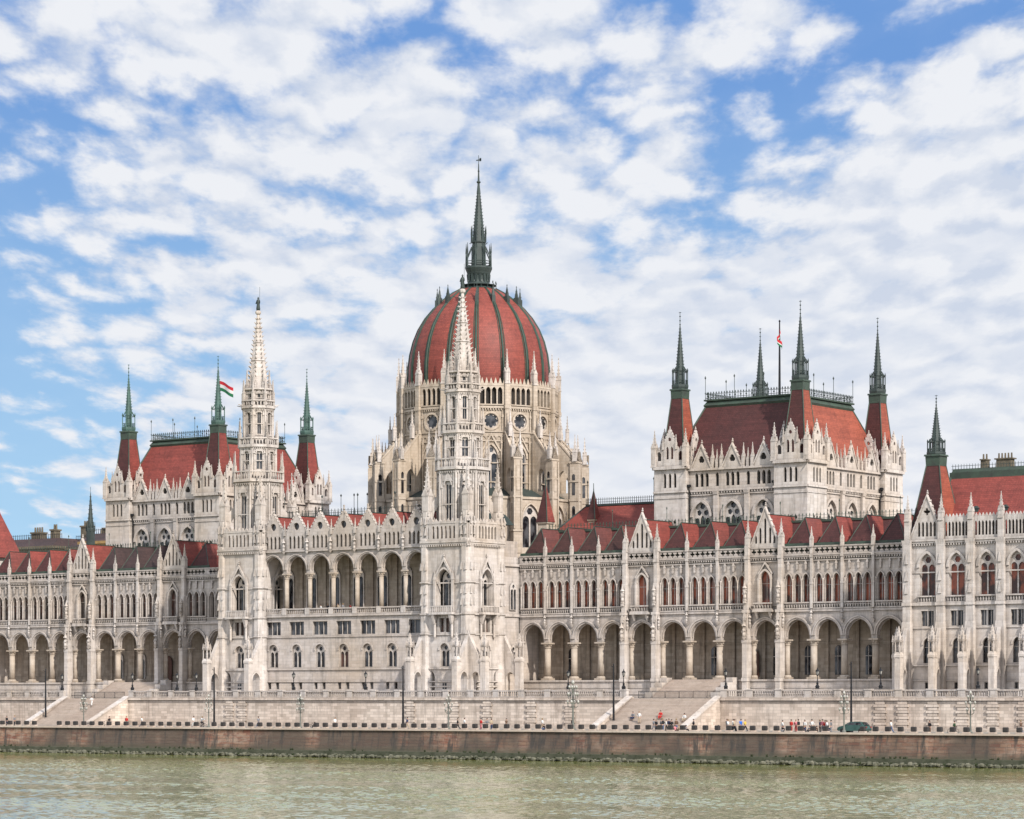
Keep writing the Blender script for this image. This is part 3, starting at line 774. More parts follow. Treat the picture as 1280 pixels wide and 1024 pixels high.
    def lanc(h, w_, zb):
        return (lambda w: [arch(0, w_, zb, zb+h-w_*.7, zb+h, 5)]), (lambda w: [(0, zb, window_mesh('bifor', w_, h, g, 'lancet_window'))])
    for (R, z0, z1, zb, h, w_) in ((3.75, 24.7, 36.2, 27.4, 6.9, 1.3), (2.85, 36.2, 42.2, 37.9, 3.3, 1.0), (2.35, 42.2, 48.6, 43.8, 3.9, .62), (1.95, 48.6, 51.4, 48.9, 2.0, .45)):
        ho, wi = lanc(h, w_, zb)
        facets(root, b, cx, cy, R, 8, z0, z1, ho, wi, .4)
        for k, a, ux, uy in ring_of(8, R/cos(PI/8), PI/8):   # slim shafts on the edges
            b.lathe(cx+ux, cy+uy, [(.24, z0), (.2, z1)], 6)
        for k in range(8):                                   # hood over each light
            b.M = T(cx, cy, 0, k*PI/4 + PI/2) @ Matrix.Translation((0, -R, 0)); fw = R*math.tan(PI/8)
            for e in (-.74, .74): b.box(e*fw-.07, e*fw+.07, -.13, 0, z0, z1-.6); b.frus(e*fw, -.1, zb+h*.8, zb+h*.8+.9, .16, .14, .03, .03)
            for zz in (zb-.25, zb+h*.42): b.box(-fw, fw, -.09, 0, zz, zz+.14)
            for i in range(7): b.frus((i-3)*fw/3.6, -.12, z1-.95, z1-.6, .05, .08, fw/8, .16)
            wall_arch_trim(b, 0, w_, zb+h-w_*.75, zb+h, .2, -.14, 0)
            b.add([(-w_*.8,-.12,zb+h-.3),(w_*.8,-.12,zb+h-.3),(0,-.12,zb+h+w_*.9),(0,0,zb+h+w_*.9)], [(0,1,2),(1,3,2),(0,2,3)])
            b.M = I4
        b.lathe(cx, cy, [(R-.5, z0), (R-.5, z1)], 8, 0, PI/8)
    for R, z in ((3.75, 35.6), (2.85, 41.4), (2.35, 47.9), (1.95, 51.0)):
        ledge(b, cx, cy, R, 8, z, .5, .42); 
    b.build('octagon_storey', [M['stone2']], root)
    for R, z, h in ((4.02, 36.1, 1.5), (3.12, 41.9, 1.3), (2.56, 48.4, 1.1)):
        w = 2*R*math.tan(PI/8)
        for k in range(8):
            F = T(cx, cy, z, k*PI/4 + PI/2) @ Matrix.Translation((0, -R, 0))
            if facing(F, -.2): link('parapet', balustrade_mesh(w, h, .44, 'stone2', 'parapet'), root, F)
    for R, z, w_, hs, hp in ((4.25, 35.9, .2, 2.4, 2.4), (3.32, 41.8, .18, 2.0, 2.2), (2.62, 48.2, .2, 2.4, 2.2), (2.0, 50.4, .24, 1.6, 2.4)):
        for k, a, ux, uy in ring_of(8, R, PI/8):
            if Vector((ux, uy)).dot(Vector((CAM.x-cx, CAM.y-cy)).normalized()) > -R*.75:
                link('tower_pinnacle', pinnacle_mesh(w_, hs, hp, 4), root, T(cx+ux, cy+uy, z))
    q = MB()
    for k, a, ux, uy in ring_of(8, 1.0, PI/8): q.tube([(cx+ux*2.3, cy+uy*2.3, 48.5), (cx+ux*3.7, cy+uy*3.7, 48.75)], [.16, .06], 5)
    q.lathe(cx, cy, [(2.15, 51.2), (1.85, 51.5), (1.75, 52.2)], 8, 0, PI/8)
    spike(q, cx, cy, 51.4, 63.9, 1.78, .22, 8, 17, .5, 0, PI/8)
    for z in (56.2, 59.2, 61.6):
        r = 1.78 + (.22-1.78)*(z-51.4)/12.5; q.lathe(cx, cy, [(r, z-.15), (r+.16, z), (r, z+.15)], 8, 0, PI/8)
    q.lathe(cx, cy, [(.2,63.8),(.45,64.05),(.5,64.4),(.25,64.6)], 8)
    q.build('stone_spire', M['stone2'], root)
    q = MB()
    q.lathe(cx, cy, [(.3,64.55),(.34,64.9),(.24,65.6),(.34,66.1),(.24,66.35),(.1,66.45)], 8, 0, 0, True); q.lathe(cx, cy, [(.05,66.4),(.17,66.6),(.05,66.85)], 8, 0, 0, True)
    q.tube([(cx+.3,cy,64.6),(cx+.34,cy,68.5)], .035, 4); q.tube([(cx+.3,cy,66.2),(cx+.42,cy-.1,65.8),(cx+.34,cy,65.9)], .09, 5); q.tube([(cx-.3,cy,66.2),(cx-.42,cy-.1,65.7)], .09, 5)
    q.build('crowning_statue', M['copper_dk'], root)
river_tower(1); river_tower(-1)

# ------------------------------------------------------------------ dome
def dome():
    root = empty('dome', (0, 0, 0), 0, P); RA = .21          # bearing of one rib
    prof0 = [(11.95,52.4),(12.05,54.5),(11.98,56.6),(11.7,58.8),(11.15,61.0),(10.3,63.1),(9.15,65.0),(7.8,66.6),(6.3,68.0),(4.7,69.2),(3.2,70.0)]
    prof = []
    for i in range(len(prof0)-1):
        for t in (0, .5): prof.append(tuple(prof0[i][j]*(1-t)+prof0[i+1][j]*t for j in (0, 1)))
    prof.append(prof0[-1])
    b = MB(); b.lathe(0, 0, prof, 64, 0, 0, True); b.build('dome_shell', M['dome'], root)
    cd = Vector((CAM.x, CAM.y)).normalized()
    for k, a, ux, uy in ring_of(16, 1.0, RA):
        if Vector((ux, uy)).dot(cd) < -.25: continue
        q = MB(); q.tube([(ux*(r+.03), uy*(r+.03), z) for r, z in prof], [.27-.12*i/len(prof) for i in range(len(prof))], 8, 0, True, (-uy, ux, 0))
        for off in (-.035, .035):
            ca, sa = cos(a+off), sin(a+off)
            q.tube([(ca*(r+.02), sa*(r+.02), z) for r, z in prof], .08, 6, 0, True, (-uy, ux, 0))
        q.build('rib', M['rib'], root)
        q = MB(); r, z = 6.75, 67.75                         # copper dormer lantern at the top of each bay
        q.M = T(ux*7.0, uy*7.0, 67.2, a - PI/2)
        q.box(-.3,.3,-.3,.5,-.4,1.0); spike(q, 0, .1, .9, 2.7, .38, .04, 4, 3, .12, 0, PI/4); finial(q, 0, .1, 2.6, .12)
        q.build('dome_dormer', M['copper_dk'], root)
    # lantern and spire
    q = MB()
    q.lathe(0, 0, [(3.25,69.2),(3.2,70.0),(2.75,70.2),(2.3,70.7),(1.85,71.2),(1.75,71.6),(1.75,72.3),(2.0,72.7),(2.05,72.9),(2.3,73.5),(2.35,73.6),(2.35,73.9)], 16)
    for k, a, ux, uy in ring_of(16, 1.8): q.frus(ux, uy, 71.3, 72.6, .12, .12, .2, .2)
    for k, a, ux, uy in ring_of(16, 3.05): q.tube([(ux,uy,69.9),(ux,uy,71.0)], .05, 4); q.lathe(ux, uy, [(.03,70.9),(.14,71.1),(.03,71.4)], 5)
    q.lathe(0, 0, [(3.08,70.65),(3.12,70.75),(3.0,70.75)], 16)
    q.lathe(0, 0, [(1.35,73.8),(1.12,78.0),(1.35,78.1),(1.35,78.3),(1.08,78.35)], 8, 0, PI/8)
    for k, a, ux, uy in ring_of(8, 2.2, PI/8):
        q.tube([(ux,uy,73.8),(ux,uy,76.5)], [.16,.11], 5); spike(q, ux, uy, 76.3, 78.0, .15, .03, 4, 2, .08); q.tube([(ux,uy,75.3),(ux*.8,uy*.8,76.2),(ux*.55,uy*.55,77.4)], .11, 5)
        [q.tube([(ux,uy,zz),(ux*cos(PI/4)-uy*sin(PI/4),uy*cos(PI/4)+ux*sin(PI/4),zz)], .07, 4) for zz in (74.4, 74.8)]
    for k, a, ux, uy in ring_of(8, 1.3, PI/8):
        q.tube([(ux,uy,78.2),(ux,uy,79.6)], .1, 5); spike(q, ux, uy, 79.5, 81.0, .13, .03, 4, 2, .08); q.tube([(ux,uy,77.95),(ux*1.25,uy*1.25,78.05)], .06, 4)
    spike(q, 0, 0, 78.3, 86.6, 1.12, .3, 8, 15, .24, 0, PI/8)
    q.lathe(0, 0, [(.36,86.5),(.2,88.0),(.14,89.6),(.08,91.6)], 8)
    for z, r in ((88.5,.4),(90.4,.2)): q.lathe(0, 0, [(.05,z-r),(r,z),(.05,z+r)], 8)
    q.lathe(0, 0, [(.06,91.4),(.05,93.1)], 6); q.box(-.5,.55,-.03,.03,92.2,92.38); q.box(.2,.55,-.03,.03,92.05,92.6)
    q.build('lantern_spire', M['copper_dk'], root)
    # drum
    n = 16; R = 13.3; w = 2*R*math.tan(PI/n); b = MB()
    def hole(w): return [arch((i-1.5)*1.0, .78, 49.1, 51.3, 51.95, 4) for i in range(4)] + [circ(0, 46.3, 1.25, 18), arch(0, 2.3, 33.5, 40.2, 42.3, 6)]
    def win(w):
        return [(0, 46.3, window_mesh('rose', 2.5, 2.5, 'glass', 'rose_window')), (0, 33.5, window_mesh('bifor', 2.3, 8.8, 'glass', 'drum_window'))]
    def deco(b, w):
        for i in range(6): wall_arch_trim(b, -w/2+(i+.5)*w/6, w/6-.16, 43.3, 43.75, .07, -.14, 0)
        b.box(-w/2-.05, w/2+.05, -.22, 0, 42.85, 43.05)
        for e in (-1.75, 1.75): b.box(e-.14, e+.14, -.3, 0, 33, 42.5); b.frus(e, -.15, 42.5, 43.8, .2, .18, .03, .03)
        for e in (-1.95, 1.95): b.box(e-.1, e+.1, -.2, 0, 44.65, 48.1); b.frus(e, -.1, 46.9, 48.0, .2, .16, .03, .03)
        for e in (-2.3, 2.3): b.box(e-.08, e+.08, -.34, 0, 48.9, 52.3)
        b.add([(-1.75,-.26,41.2),(1.75,-.26,41.2),(0,-.26,44.3),(-1.45,-.26,41.2),(1.45,-.26,41.2),(0,-.26,43.8)], [(0,3,5,2),(4,1,2,5)])
        for zz in (36.0, 39.2): b.box(-w/2, w/2, -.12, 0, zz, zz+.16)
        b.box(-w/2-.05, w/2+.05, -.3, 0, 48.4, 48.75); b.box(-w/2-.05, w/2+.05, -.18, 0, 44.4, 44.65); b.box(-w/2-.05, w/2+.05, -.3, 0, 52.2, 52.55)
        b.panel(rect(-w/2, w/2, 48.9, 52.2), [arch((i-1.5)*1.0, .78, 49.1, 51.3, 51.95, 4) for i in range(4)], -.25, -.02, 0)
        x = -w/2+.2
        while x < w/2-.1: b.box(x, x+.2, -.26, 0, 48.1, 48.4); x += .45
        for i in range(7): b.frus(-w/2+(i+.5)*w/7, -.1, 52.55, 53.5, .3, .1, .02, .04)
        b.ring(circ(0, 46.3, 1.25, 18)+[circ(0, 46.3, 1.25, 18)[0]], circ(0, 46.3, 1.6, 18)+[circ(0, 46.3, 1.6, 18)[0]], -.16, 0)
        wall_arch_trim(b, 0, 2.3, 40.1, 42.3, .35, -.2, 0)
    facets(root, b, 0, 0, R, n, 24, 52.3, hole, win, .32, RA+PI/16, 'drum_window', deco)
    b.lathe(0, 0, [(12.75, 24), (12.75, 48.8)], 16, 1, RA); b.lathe(0, 0, [(13.15,48.8),(13.15,52.2)], 16, 1, RA)
    b.lathe(0, 0, [(13.6,52.2),(12.0,52.5)], 32)
    b.build('drum', [M['stone_warm'], M['dark']], root)
    for k, a, ux, uy in ring_of(16, 1.0, RA):
        d = Vector((ux, uy)).dot(cd)
        if d < -.45: continue
        q = MB(); rr = R/cos(PI/n)+.15
        q.M = T(ux*rr, uy*rr, 0, a+PI/2)
        q.box(-.55,.55,-.5,.9,30,44.6); q.box(-.45,.45,-.4,.9,44.6,52.6); q.box(-.55,.55,-.5,.9,48.3,48.9); q.frus(0,.2,44.3,45.2,.62,.75,.42,.5)
        q.build('drum_shaft', M['stone_warm'], root)
        link('drum_pinnacle', pinnacle_mesh(.42, 1.9, 3.6, 6), root, T(ux*rr, uy*rr, 52.5, a))
        # flying buttress fin + outer pier with twin pinnacles
        q = MB(); q.M = T(0, 0, 0, a)
        R2 = 18.3
        q.panel([(rr+.2,24),(R2,24),(R2,39.4),(rr+.2,44.4)], [arch((rr+R2)/2-.1, 2.0, 24.5, 30.6, 33.0, 6), arch((rr+R2)/2-.1, 1.8, 34.6, 37.0, 38.4, 5)], -.45, .45, 0, True)
        q.box(R2-1.0, R2+.5, -.75, .75, 24, 39.8); q.box(R2-1.1, R2+.6, -.85, .85, 33.2, 33.6); q.box(R2-1.1, R2+.6, -.85, .85, 39.6, 39.95)
        q.box(R2+.4, R2+.58, -.3, .3, 34.4, 38.4); q.add([(rr+.2,-.55,44.4),(rr+.2,.55,44.4),(R2,.55,39.5),(R2,-.55,39.5),(rr+.2,-.55,44.8),(rr+.2,.55,44.8),(R2,.55,39.9),(R2,-.55,39.9)], [(0,1,2,3),(7,6,5,4),(0,3,7,4),(1,5,6,2),(0,4,5,1)])
        for zz in (27.6, 36.4): q.box(R2-1.12, R2+.62, -.87, .87, zz, zz+.28)
        q.box(R2+.5, R2+.66, -.75, -.5, 28, 39.4); q.box(R2+.5, R2+.66, .5, .75, 28, 39.4)
        for j in range(7): t_ = (j+.5)/7; q.frus(rr+.3+(R2-rr-.6)*t_, 0, 44.7-4.9*t_, 45.4-4.9*t_, .2, .16, .03, .03)
        for e in (-1, 1):
            q.add([(R2+.64,-.7,39.9),(R2+.64,.7,39.9),(R2+.64,0,41.6),(R2-.2,0,41.6)], [(0,1,2),(1,3,2),(0,2,3)])
        q.build('flying_buttress', M['stone_warm'], root)
        link('fin_pinnacle', pinnacle_mesh(.3, 1.9, 2.6, 5), root, T(ux*(rr+1.5), uy*(rr+1.5), 43.6, a))
        for e in (-1, 1):
            F = T(0, 0, 0, a) @ T(R2-.3, e*.76, 34.2, 0 if e < 0 else PI); place('niche_shade', window_mesh('lancet', .55, 3.6, 'glass', 'niche_shade'), root, F @ T(0, -.01, 0), 0); place('niche_shade', window_mesh('lancet', .55, 3.6, 'glass', 'niche_shade'), root, F @ T(0, -.01, -5.4), 0)  # flat dark panes paint the shade of niches, nothing is recessed
        for off in (-.035, .035):
            ca, sa = cos(a+off), sin(a+off)
            link('pier_pinnacle', pinnacle_mesh(.34, 1.5, 2.9, 5), root, T(ca*(R2-.1), sa*(R2-.1), 39.9, a))
    # outer ring wall between the piers
    b = MB(); n = 16; R = 16.6
    facets(root, b, 0, 0, R, n, 22, 33.4, lambda w: [arch(0, 3.2, 25.0, 29.9, 32.3, 6)], lambda w: [(0, 25.0, window_mesh('bifor', 3.2, 7.3, 'glass', 'ring_window'))], .5, RA+PI/16, 'ring_window',
           lambda b, w: (wall_arch_trim(b, 0, 3.2, 29.8, 32.3, .3, -.16, 0), b.box(-w/2, w/2, -.2, 0, 33.1, 33.5)))
    b.lathe(0, 0, [(16.8,33.45),(13.2,35.2)], 16, 1, RA); b.lathe(0, 0, [(15.9,20),(15.9,33)], 16, 2, RA)
    b.build('ring_wall', [M['stone_warm'], M['copper_dk'], M['dark']], root)
dome()

# ------------------------------------------------------------------ copper lantern spire used on halls and pavilions
def copper_spire(b, cx, cy, z0, h, r, mat=0):
    """gallery, cage of eight posts and crocketed needle; h = full height"""
    b.lathe(cx, cy, [(r*1.15,z0),(r*1.25,z0+h*.03),(r*1.25,z0+h*.06),(r*1.05,z0+h*.065)], 8, mat, PI/8)
    b.lathe(cx, cy, [(r*.62,z0),(r*.55,z0+h*.25)], 8, mat, PI/8)
    pts = []
    for k, a, ux, uy in ring_of(8, r*1.12, PI/8):
        x, y = cx+ux, cy+uy; pts.append((x, y))
        b.tube([(x,y,z0+h*.05),(x,y,z0+h*.235)], r*.085, 4, mat); b.frus(x, y, z0+h*.235, z0+h*.275, r*.09, r*.09, .01, .01, mat)
        b.tube([(x,y,z0+h*.215),(cx+ux*.78,cy+uy*.78,z0+h*.25),(cx+ux*.45,cy+uy*.45,z0+h*.30)], r*.075, 4, mat)
    for k in range(8):
        p, p2 = pts[k], pts[(k+1) % 8]
        for zz in (.085, .115): b.tube([(p[0],p[1],z0+h*zz),(p2[0],p2[1],z0+h*zz)], r*.045, 4, mat)
        b.tube([(p[0],p[1],z0+h*.225),(p2[0],p2[1],z0+h*.225)], r*.05, 4, mat)
        b.box((p[0]+p2[0])/2-r*.04, (p[0]+p2[0])/2+r*.04, (p[1]+p2[1])/2-r*.04, (p[1]+p2[1])/2+r*.04, z0+h*.06, z0+h*.115, mat)
    spike(b, cx, cy, z0+h*.24, z0+h*.82, r*.62, .08, 8, 14, r*.17, mat)
    b.tube([(cx,cy,z0+h*.8),(cx,cy,z0+h)], [.07,.035], 5, mat)
    for t in (.835, .885, .94): b.lathe(cx, cy, [(.03,z0+h*t-.15),(.16,z0+h*t),(.03,z0+h*t+.15)], 6, mat)
    b.box(cx-.22, cx+.22, cy-.02, cy+.02, z0+h*.985, z0+h*.992, mat)

# ------------------------------------------------------------------ assembly halls
def hall(s):
    hx, hy = s*59.828, 0.0; ax, ay = 10.953, 12.194
    root = empty('assembly_hall', (0, 0, 0), 0, P)
    cop = M['copper_dk'] if s > 0 else M['verdigris']
    red_f = M['red_shade'] if s > 0 else M['red']
    b = MB(); wx, wy = ax+2.0, ay+2.0
    for r, L, D in ((0, ax, wy), (PI/2, ay, wx), (PI, ax, wy), (-PI/2, ay, wx)):
        F = T(hx, hy, 0, r) @ Matrix.Translation((0, -D, 0)); b.M = F; v = facing(F, .0)
        n = 3; bw = (2*L-5.0)/n; hs = []
        for i in range(n):
            c = (i-1)*bw
            hs.append(arch(c, 3.2, 25.2, 28.4, 30.6, 8))
            hs += [arch(c+j*.95, .62, 33.0, 34.6, 35.15, 4) for j in (-1, 0, 1)]
            wall_arch_trim(b, c, 3.2, 28.3, 30.6, .4, -.3, 0)
        for i in range(n+1):
            c = (i-1.5)*bw
            if abs(c) < L-2.6: hs += [arch(c-.0, .62, 33.0, 34.6, 35.15, 4)]
        b.panel(rect(-L, L, 20, 35.7), hs if v else [], 0, .6, 0)
        b.box(-L, L, .55, .7, 32.8, 35.6, 1)
        for z, h_, d in ((32.2,.3,.35),(31.6,.2,.2),(35.5,.3,.35)): b.box(-L, L, -d, .02, z, z+h_)
        x = -L
        while x < L: b.box(x, x+.25, -.28, 0, 31.9, 32.19); x += .5
        for i in range(n+1):
            c = (i-1.5)*bw; b.box(c-.4, c+.4, -.5, 0, 20, 31.7); b.frus(c, -.3, 31.7, 32.2, .4, .3, .5, .4)
        b.M = I4
        if not v: continue
        for i in range(n):
            c = (i-1)*bw
            place('hall_window', window_mesh('tracery', 3.2, 5.4, 'glass', 'hall_window'), root, F @ T(c, .4, 25.2), 0)
            q = MB(); gable(q, -1.75, 1.75, 35.8, 39.4, -.15, .2, [foil(0, 37.2, .62, 3, .3, 4, PI/2)], 0, 5); q.panel(circ(0, 37.2, .8, 10), [], .22, .27, 1)
            link('roof_gable', q.mesh('roof_gable', [M['stone2'], M['dark']]), root, F @ T(c, 0))
            for j in (-1, 1): link('roof_pinnacle', pinnacle_mesh(.26, 1.5, 2.0, 4), root, F @ T(c+j*2.0, 0, 35.8))
        for i in range(n+1):
            c = (i-1.5)*bw
            if abs(c) > L-2.6 or i in (0, n): 
                g = MB(); e = (1 if c > 0 else -1)*(L-3.25); g.tube([(e,-.22,21),(e,-.22,32.0),(e,-.45,32.4),(e,-.45,33.0)], .13, 6); g.box(e-.25, e+.25, -.7, -.25, 33.0, 33.4)
                link('downpipe', g.mesh('downpipe', [M['iron']]), root, F)
            if abs(c) < L-2.6: link('roof_pinnacle', pinnacle_mesh(.22, 1.1, 1.6, 4), root, F @ T(c, 0, 35.8))
    b.box(hx-wx+.75, hx+wx-.75, hy-wy+.75, hy+wy-.75, 20, 35.6)
    b.build('hall_wall', [M['stone'], M['dark']], root)
    # mansard roof with copper cornice and cresting
    z0, z1 = 35.6, 45.95; a0, b0, a1, b1 = ax+1.6, ay+1.6, ax-2.9, ay-2.9
    q = MB(); V = [(hx-a0,-b0,z0),(hx+a0,-b0,z0),(hx+a0,b0,z0),(hx-a0,b0,z0),(hx-a1,-b1,z1),(hx+a1,-b1,z1),(hx+a1,b1,z1),(hx-a1,b1,z1)]
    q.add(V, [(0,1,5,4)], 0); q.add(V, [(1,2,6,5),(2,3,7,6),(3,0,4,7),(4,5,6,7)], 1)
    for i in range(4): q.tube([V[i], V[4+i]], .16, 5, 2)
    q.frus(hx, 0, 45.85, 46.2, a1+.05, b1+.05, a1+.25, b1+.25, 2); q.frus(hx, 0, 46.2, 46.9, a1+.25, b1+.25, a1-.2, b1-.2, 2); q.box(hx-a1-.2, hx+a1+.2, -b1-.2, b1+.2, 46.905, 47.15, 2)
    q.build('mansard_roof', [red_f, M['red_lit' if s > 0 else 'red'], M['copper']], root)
    q = MB()
    for (x0, y0, x1, y1) in ((-a1,-b1,a1,-b1),(a1,-b1,a1,b1),(a1,b1,-a1,b1),(-a1,b1,-a1,-b1)):
        L = math.hypot(x1-x0, y1-y0); n = int(L/.5)
        for zz in (47.4, 48.0): q.tube([(hx+x0,y0,zz),(hx+x1,y1,zz)], .04, 4)
        for i in range(n):
            t = i/n; x = hx+x0+(x1-x0)*t; y = y0+(y1-y0)*t; q.frus(x, y, 47.1, 48.1, .035, .035, .03, .03); q.frus(x, y, 48.1, 48.4, .1, .1, .01, .01)
            if i % 2: q.lathe(x, y, [(.02,47.5),(.16,47.7),(.02,47.9)], 5)
        for i in range(3):
            t = i/3; x = hx+x0+(x1-x0)*t; y = y0+(y1-y0)*t; q.tube([(x,y,47.1),(x,y,50.6)], .05, 4); q.lathe(x, y, [(.02,50.3),(.15,50.6),(.02,50.9)], 5)
    q.build('roof_cresting', M['copper_dk'], root)
    if True:
        q = MB(); q.lathe(hx, 0, [(.22,47.1),(.16,54),(.1,59.8)], 8); q.lathe(hx, 0, [(.03,59.7),(.18,59.95),(.03,60.2)], 8); q.build('flag_pole', M['iron'], root)
    # corner towers
    for sx in (-1, 1):
        for sy in (-1, 1):
            cx, cy = hx+sx*ax, hy+sy*ay; h = 2.95
            back = (sx < 0 and sy > 0)
            q = MB()
            for r in (0, PI/2, PI, -PI/2):
                F = T(cx, cy, 0, r) @ Matrix.Translation((0, -h, 0)); q.M = F; v = facing(F, 0) and not back
                hs = [arch(j*.95, .5, 33.0, 34.8, 35.3, 4) for j in (-1, 0, 1)] + [foil(j*.9, 27.6, .32, 3, .3, 3, PI/2) for j in (-1, 0, 1)]
                q.panel(rect(-h+.004, h-.004, 20, 36.4), hs if v else [], 0, .4, 0)
                for z, h_, d in ((35.9,.5,.4),(32.2,.28,.22),(31.3,.12,.1)): q.box(-h, h, -d, .02, z, z+h_)
                # crown: centre gablet with two lights, flanking arches
                hs = [arch(j*.42, .5, 37.5, 39.0, 39.5, 4) for j in (-1, 1)] + [foil(0, 40.6, .34, 3, .3, 3, PI/2)]
                q.M = F @ Matrix.Translation((0, -.1, 0))
                gable_out = [(-1.15,36.4),(1.15,36.4),(1.15,40.0),(0,42.2),(-1.15,40.0)]
                q.panel(gable_out, hs if v else [], 0, .35, 0, True)
                q.panel(rect(-2.9, -1.15, 36.4, 39.0), [arch(-2.0, .8, 37.3, 38.2, 38.75, 5)] if v else [], .05, .35, 0, True); q.panel(rect(1.15, 2.9, 36.4, 39.0), [arch(2.0, .8, 37.3, 38.2, 38.75, 5)] if v else [], .05, .35, 0, True)
                for j in (-2.6, -2.0, -1.45, 1.45, 2.0, 2.6): q.frus(j, .15, 39.0, 39.5, .22, .12, .02, .04)
                finial(q, 0, .15, 42.1, .16)
                for e in (-1, 1):
                    for j in range(1, 5): q.frus(e*1.15*(1-j/5), .15, 40.05+2.2*j/5, 40.4+2.2*j/5, .12, .14, .02, .04)
                q.M = I4
            q.box(cx-h+.45, cx+h-.45, cy-h+.45, cy+h-.45, 20, 36.6, 1); q.box(cx-h+.2, cx+h-.2, cy-h+.2, cy+h-.2, 36.35, 36.6)
            q.build('corner_tower', [M['stone2'] if not back else M['stone'], M['dark']], root)
            for ex in (-1, 1):
                for ey in (-1, 1):
                    if ex < 0 and ey > 0: continue
                    link('corner_pinnacle', pinnacle_mesh(.42, 3.0, 2.6, 5), root, T(cx+ex*(h-.05), cy+ey*(h-.05), 36.3))
            for r in (0, PI/2):
                if back: break
                for j in (-1.2, 1.2):
                    Fp = T(cx, cy, 0, r) @ Matrix.Translation((j, -h-.1, 39.0)); link('crown_pinnacle', pinnacle_mesh(.15, .9, 1.2, 3), root, Fp)
            for r in (0, PI/2, -PI/2):                       # gargoyle spouts
                g = MB(); g.M = T(cx, cy, 0, r); g.tube([(h,-h,36.0),(h+.9,-h-.9,36.15)], [.16,.08], 5); g.build('gargoyle', M['stone'], root) if not back and r == 0 else None
            q = MB()
            e, t = 2.1, .98; V = [(cx-e,cy-e,36.5),(cx+e,cy-e,36.5),(cx+e,cy+e,36.5),(cx-e,cy+e,36.5),(cx-t,cy-t,47.3),(cx+t,cy-t,47.3),(cx+t,cy+t,47.3),(cx-t,cy+t,47.3)]
            q.add(V, [(0,1,5,4)], 0); q.add(V, [(1,2,6,5)], 1); q.add(V, [(2,3,7,6),(3,0,4,7)], 0)
            for i in range(4): q.tube([V[i], V[4+i]], .1, 5, 2)
            q.frus(cx, cy, 47.2, 48.5, 1.03, 1.03, 1.08, 1.08, 2); q.frus(cx, cy, 48.5, 48.75, 1.22, 1.22, 1.18, 1.18, 2)
            q.build('pyramid_roof', [red_f if s > 0 else M['red_shade'], M['red_lit' if s > 0 else 'red'], M['copper']], root)
            q = MB(); copper_spire(q, cx, cy, 48.7, 12.3, 1.08); q.build('lantern_spire', cop, root)
hall(1); hall(-1)

